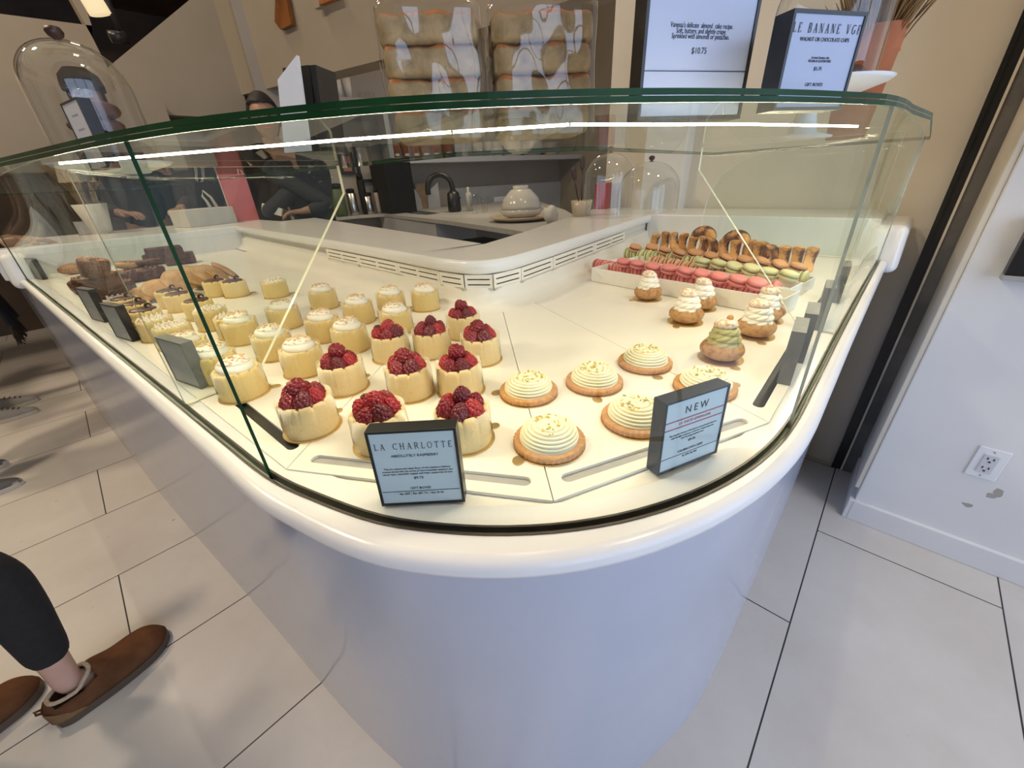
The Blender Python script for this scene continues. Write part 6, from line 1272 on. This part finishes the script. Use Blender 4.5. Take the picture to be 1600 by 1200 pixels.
def slipper(parent, heel, toe, right=True, name='slipper'):
    h, t_ = Vector(heel), Vector(toe); L = (t_ - h).length; yaw = math.atan2((t_ - h).y, (t_ - h).x)
    e = obj(name, None, None, parent, (h.x, h.y, 0), (0, 0, yaw)) if False else None
    root = bpy.data.objects.new(name, None); COL.objects.link(root); root.parent = parent; root.location = (h.x, h.y, 0.001); root.rotation_euler = (0, 0, yaw)
    sg = 1 if right else -1
    def halfw(s): return 1.27 * L * (0.135 * (max(1 - ((s - .16) / .17) ** 2, 0) ** .5 if s < .16 else 1) if s < .16 else 0.135 + 0.052 * math.sin(min((s - .16) / .55, 1) * PI / 2) if s < .71 else 0.187 * (max(1 - ((s - .71) / .29) ** 2, 0)) ** .5)
    def cen(s): return sg * L * 0.018 * math.sin(s * PI) * -1
    mb = MB(); n = 40; m_ = 20; vs = []; fs = []
    def topz(s): return 0.086 - 0.004 * s if s < .30 else 0.085 + .024 * math.exp(-((s - .42) / .12) ** 2) - 0.030 * ((s - .30) / .70) ** 1.15
    for i in range(n + 1):
        s = 0.001 + 0.998 * i / n; w = halfw(s) * .985; tz = topz(s) * (1 if s < .84 else math.sqrt(max(1 - ((s - .84) / .165) ** 2, 0.02))) * (1 if s > .05 else .75 + .25 * s / .05)
        for j in range(m_ + 1): a = PI * j / m_; y = w * math.cos(a) * (1 + .04 * math.sin(a)); z = 0.022 + max(tz - 0.022, 0.002) * math.sin(a) ** .72; vs.append((s * L, cen(s) + y, z))
    fs = [(i * (m_ + 1) + j, i * (m_ + 1) + j + 1, (i + 1) * (m_ + 1) + j + 1, (i + 1) * (m_ + 1) + j) for i in range(n) for j in range(m_) if not (0.075 < (i + .5) / n < 0.40 and 5 <= j <= m_ - 6)]
    mb.add(vs, fs, True); o = mb.build('upper', M['suede'], root); sd = o.modifiers.new('thick', 'SOLIDIFY'); sd.thickness = 0.004; sd.offset = -1
    ol = [(s * L, cen(s) + halfw(s) * 1.03) for s in [k / 40 for k in range(41)]]; ol += [(s * L, cen(s) - halfw(s) * 1.03) for s in [k / 40 for k in range(39, 0, -1)]]
    MB().plate(ol, (), lambda a, b, hh: (a, b, 0.026 + hh), 0.026).build('sole', M['sole'], root, bevel=0.004)
    # fleece collar round the opening
    ring = []
    for k in range(28):
        a = 2 * PI * k / 28; s = .235 + .165 * math.cos(a); w = halfw(s) * .66 * abs(math.sin(a)) ** .8 * (1 if math.sin(a) > 0 else -1); ring.append((s * L, cen(s) + w, topz(s) * .985 + (0.003 if math.cos(a) > 0 else -.002)))
    MB().tube(ring, 0.0058, 8, closed=True).build('fleece_collar', M['fleece'], root)
    mb = MB(); vs = []; k2 = 10
    for i in range(9):                       # heel counter panel
        s = 0.004 + 0.24 * (i / 8) ** 1.6; w = halfw(s) * 1.012
        for sd_ in (0,):
            for j in range(5): z = 0.024 + (0.046 * (1 - (i / 8) ** 1.5)) * j / 4; vs.append((s * L - .0015, cen(s) - sg * (w + .0015) * (1 - .10 * (j / 4) ** 2), z))
    mb.add(vs, [(i * 5 + j, (i + 1) * 5 + j, (i + 1) * 5 + j + 1, i * 5 + j + 1) for i in range(8) for j in range(4)], True); o = mb.build('heel_panel', M['suede_light'], root); o.modifiers.new('t', 'SOLIDIFY').thickness = 0.002
    MB().tube([(0.004, 0, .062), (-.006, 0, .072), (-.006, 0, .084), (.006, 0, .076)], .0035, 6).build('pull_tab', M['suede'], root)
    return root
def sneaker(parent, heel, toe, m):
    h, t_ = Vector(heel), Vector(toe); L = (t_ - h).length; yaw = math.atan2((t_ - h).y, (t_ - h).x); root = bpy.data.objects.new('sneaker', None); COL.objects.link(root); root.parent = parent; root.location = (h.x, h.y, 0.001); root.rotation_euler = (0, 0, yaw)
    def hw(s): return L * 0.18 * math.sin(PI * min(max(s, 0.0), 1)) ** .45 * (0.82 + .22 * s)
    n, m_ = 28, 14; vs = []
    for i in range(n + 1):
        s = .003 + .994 * i / n; w = hw(s); tz = (.095 if s < .3 else .095 - .055 * (s - .3) / .7) * (1 if s < .9 else max(1 - ((s - .9) / .11) ** 2, .05) ** .5)
        for j in range(m_ + 1): a = PI * j / m_; vs.append((s * L, w * math.cos(a), .02 + max(tz - .02, .002) * math.sin(a) ** .7))
    MB().add(vs, [(i * (m_ + 1) + j, i * (m_ + 1) + j + 1, (i + 1) * (m_ + 1) + j + 1, (i + 1) * (m_ + 1) + j) for i in range(n) for j in range(m_)], True).build('upper', m, root)
    ol = [(k / 24 * L, hw(k / 24) * 1.06 + .001) for k in range(25)] + [(k / 24 * L, -hw(k / 24) * 1.06 - .001) for k in range(23, 0, -1)]
    MB().plate(ol, (), lambda a, b, hh: (a, b, .024 + hh), .024).build('sole', M['ceramic'], root, bevel=.004)
    lc = MB()
    for k in range(4): lc.tube([(L * (.45 + .08 * k), -.02, .087 - .008 * k), (L * (.48 + .08 * k), 0, .093 - .009 * k), (L * (.45 + .08 * k), .02, .087 - .008 * k)], .0022, 5)
    lc.build('laces', M['black'], root); return root
def person(label, feet, hips, chest, headc, face, arms, skin, top, legs, hem=0.16, scale=1.0, group=None, leg_r=(0.078, 0.056, 0.046), cap=False, coat=None, knees=None):
    """feet: two ankle points; arms: two lists shoulder-elbow-wrist plus hand direction"""
    t = tag(empty('person', (0, 0, 0)), label, 'person', group); hp = Vector(hips); ch = Vector(chest); hd = Vector(headc); f = Vector(face).normalized(); sd = Vector((-f.y, f.x, 0)) 
    nk = hd - Vector((0, 0, .125)) - f * .015; body = []
    body.append([(*hp, (.15, .10)), (*(hp.lerp(ch, .5)), (.125, .09)), (*ch, (.15, .10)), (*(ch.lerp(nk, .62)), (.075, .06)), (*nk, .055), (*(nk.lerp(hd, .6)), .052)])
    hipj = []
    for k, s in enumerate((1, -1)):
        an = Vector(feet[k]); hj = hp + sd * (s * .09) - Vector((0, 0, .06)); kn_ = Vector(knees[k]) if knees else hj.lerp(an, .5) + f * .03
        hipj.append((hj, kn_, an)); ff = (f if True else f)
        body.append([(*hp, (.15, .10)), (*hj, .092), (*(hj.lerp(kn_, .5)), .074), (*kn_, .052), (*(kn_.lerp(an, .35)), .050), (*(kn_.lerp(an, .8)), .034), (*an, .034), (*(an - Vector((0, 0, .045)) + f * .05), .030)])
    slv = []
    for k, s in enumerate((1, -1)):
        sh = ch.lerp(nk, .30) + sd * (s * .17); el, wr, hdn = Vector(arms[k][0]), Vector(arms[k][1]), Vector(arms[k][2])
        body.append([(*ch, (.15, .10)), (*sh, .055), (*(sh.lerp(el, .5)), .045), (*el, .038), (*(el.lerp(wr, .5)), .034), (*wr, .024)]); hc = hand_chains(wr, hdn, (0, 0, 1), s, .7)
        hc[0][0] = (*wr, .024); body += hc; slv.append((sh, el, wr))
    b = skinned('body', body, skin, t, 2)
    head(t, hd, f, skin, M['hair'], scale, cap=cap)
    tr = [[(*(hp + Vector((0, 0, .08))), (.155, .115)), (*(hp), (.165, .12))]]
    for hj, kn_, an in hipj:
        lo = an + (kn_ - an).normalized() * max(hem - an.z, 0.0); tr.append([(*hp, (.165, .12)), (*hj, .102), (*(hj.lerp(kn_, .5)), .086), (*kn_, .064), (*(kn_.lerp(an, .35)), .060), (*(kn_.lerp(lo, .75)), leg_r[2] + .004), (*lo, leg_r[2])])
    skinned('leggings' if leg_r[2] < .05 else 'trousers', tr, legs, t, 2)
    tp_ = [[(*(hp - Vector((0, 0, .02))), (.172, .125)), (*(hp.lerp(ch, .5)), (.15, .115)), (*ch, (.17, .125)), (*(ch.lerp(nk, .55)), (.09, .075)), (*(ch.lerp(nk, .8)), .065)]]
    for sh, el, wr in slv: tp_.append([(*ch, (.17, .125)), (*sh, .068), (*(sh.lerp(el, .5)), .057), (*el, .050), (*(el.lerp(wr, .5)), .045), (*(el.lerp(wr, .88)), .038)])
    skinned('coat' if coat else 'shirt', tp_, top, t, 2); return t
V3 = lambda x, y, z: (x, y, z)
# customer in front: brown suede slippers, bare ankles, black leggings
p1 = person('person at the left edge in black leggings and brown suede slippers, legs in view', [(-0.478, 1.432, 0.085), (-0.775, 1.535, 0.085)], (-0.70, 1.50, 0.93), (-0.72, 1.50, 1.30), (-0.66, 1.50, 1.62), (0.95, 0.3, 0), [((-0.74, 1.74, 1.08), (-0.55, 1.80, 1.02), (1, 0, 0)), ((-0.76, 1.24, 1.08), (-0.58, 1.20, 1.02), (1, 0, 0))], M['skin'], M['black_cloth'], M['black_cloth'], hem=0.175, knees=[(-0.445, 1.462, 0.50), (-0.70, 1.55, 0.50)], leg_r=(.078, .056, .047))
slipper(p1, (-0.545, 1.405), (-0.262, 1.492), True); slipper(p1, (-0.84, 1.50), (-0.565, 1.60), False)
# two customers farther along the left limb
p2 = person('person in black trousers and white sneakers standing farthest along the left edge', [(-0.80, 4.52, 0.09), (-0.80, 4.28, 0.09)], (-0.90, 4.40, 0.92), (-0.92, 4.40, 1.30), (-0.88, 4.40, 1.62), (1, 0, 0), [((-0.92, 4.66, 1.08), (-0.72, 4.62, 1.05), (1, 0, 0)), ((-0.92, 4.14, 1.08), (-0.72, 4.18, 1.05), (1, 0, 0))], M['skin_dark'], M['black_cloth'], M['black_cloth'], hem=0.10, leg_r=(.08, .07, .065))
M['sneaker_grey'] = mat('worn_white_canvas', (0.36, 0.35, 0.34), 0.8, noise=20, amt=0.2)
sneaker(p2, (-0.86, 4.52), (-0.58, 4.54), M['sneaker_grey']); sneaker(p2, (-0.86, 4.28), (-0.58, 4.27), M['sneaker_grey'])
p3 = person('person in a black fringed coat leaning over the far end of the left limb', [(-0.90, 3.46, 0.09), (-0.88, 3.20, 0.09)], (-0.70, 3.40, 0.95), (-0.46, 3.44, 1.22), (-0.36, 3.44, 1.52), (0.95, 0, -0.1), [((-0.40, 3.66, 1.10), (-0.22, 3.62, 1.19), (1, 0, -0.1)), ((-0.40, 3.20, 1.12), (-0.155, 3.10, 1.20), (1, 0, -0.1))], M['skin_dark'], M['black_cloth'], M['black_cloth'], hem=0.10, leg_r=(.08, .07, .065), coat=True)
M['sneaker_dark'] = mat('black_and_white_sneaker', (0.10, 0.10, 0.11), 0.6, noise=9, col2=(0.5, 0.48, 0.46), lo=0.45, hi=0.5)
sneaker(p3, (-0.96, 3.46), (-0.70, 3.46), M['sneaker_dark']); sneaker(p3, (-0.94, 3.16), (-0.635, 3.13), M['sneaker_dark'])
sc_ = MB(); vs = []
for i in range(13):
    for j in range(9): vs.append((-0.40 + 0.012 * math.sin(i * 1.3) + 0.05 * j / 8, 3.20 + 0.36 * i / 12, 1.15 - 0.36 * j / 8))
sc_.add(vs, [(i * 9 + j, (i + 1) * 9 + j, (i + 1) * 9 + j + 1, i * 9 + j + 1) for i in range(12) for j in range(8)], True)
o = sc_.build('scarf', M['black_cloth'], p3); o.modifiers.new('t', 'SOLIDIFY').thickness = 0.012
fr2 = MB(); rnd = random.Random(8)
for k in range(46): y = 3.20 + 0.36 * k / 45; fr2.tube([(-0.35, y, 0.80), (-0.35 + rnd.uniform(-.01, .01), y + rnd.uniform(-.008, .008), 0.74), (-0.35 + rnd.uniform(-.015, .015), y + rnd.uniform(-.01, .01), 0.70)], .0025, 4)
fr2.build('scarf_fringe', M['brown_cloth'], p3)['kind'] = 'stuff'
# staff behind the ledge
p4 = person('person in dark clothes behind the ledge, hands holding a white scraper', [(1.50, 3.25, 0.09), (1.42, 3.50, 0.09)], (1.40, 3.35, 1.02), (1.30, 3.22, 1.42), (1.10, 3.02, 1.74), (-0.35, -0.9, -0.2), [((1.02, 3.22, 1.22), (1.05, 3.30, 1.225), (0.6, -0.2, 0)), ((1.36, 2.98, 1.25), (1.20, 3.06, 1.215), (-0.8, 0.3, 0))], M['skin_dark'], M['navy_cloth'], M['black_cloth'], hem=0.10, leg_r=(.08, .07, .065))
x, y = at(424, 338, ZL + 0.04); tag(MB().box((0, 0, 0), (0.016, 0.14, 0.05), 0).build('scraper', M['paper'], None, (1.045, 3.20, 1.235), (0.3, 0.2, 0.7)), 'white plastic scraper held by the person behind the ledge', 'scraper')
p5 = person('person in dark brown with a black cap standing behind the far end ledge', [(0.62, 4.18, 0.09), (0.40, 4.20, 0.09)], (0.50, 4.22, 1.10), (0.48, 4.15, 1.55), (0.44, 4.02, 1.93), (-0.2, -1, 0), [((0.78, 4.10, 1.32), (0.66, 3.92, 1.26), (-0.5, -0.8, 0)), ((0.22, 4.10, 1.32), (0.34, 3.90, 1.26), (0.5, -0.8, 0))], M['skin_dark'], M['brown_cloth'], M['black_cloth'], hem=0.10, leg_r=(.08, .07, .065), cap=True)
for q in (p4, p5):
    for k, ft in enumerate(([(1.50, 3.25), (1.42, 3.50)] if q is p4 else [(0.62, 4.18), (0.40, 4.20)])): sneaker(q, (ft[0] + (0.05 if q is p4 else 0), ft[1] + .06), (ft[0] - (0.10 if q is p4 else .02), ft[1] - .19), M['black_cloth'])
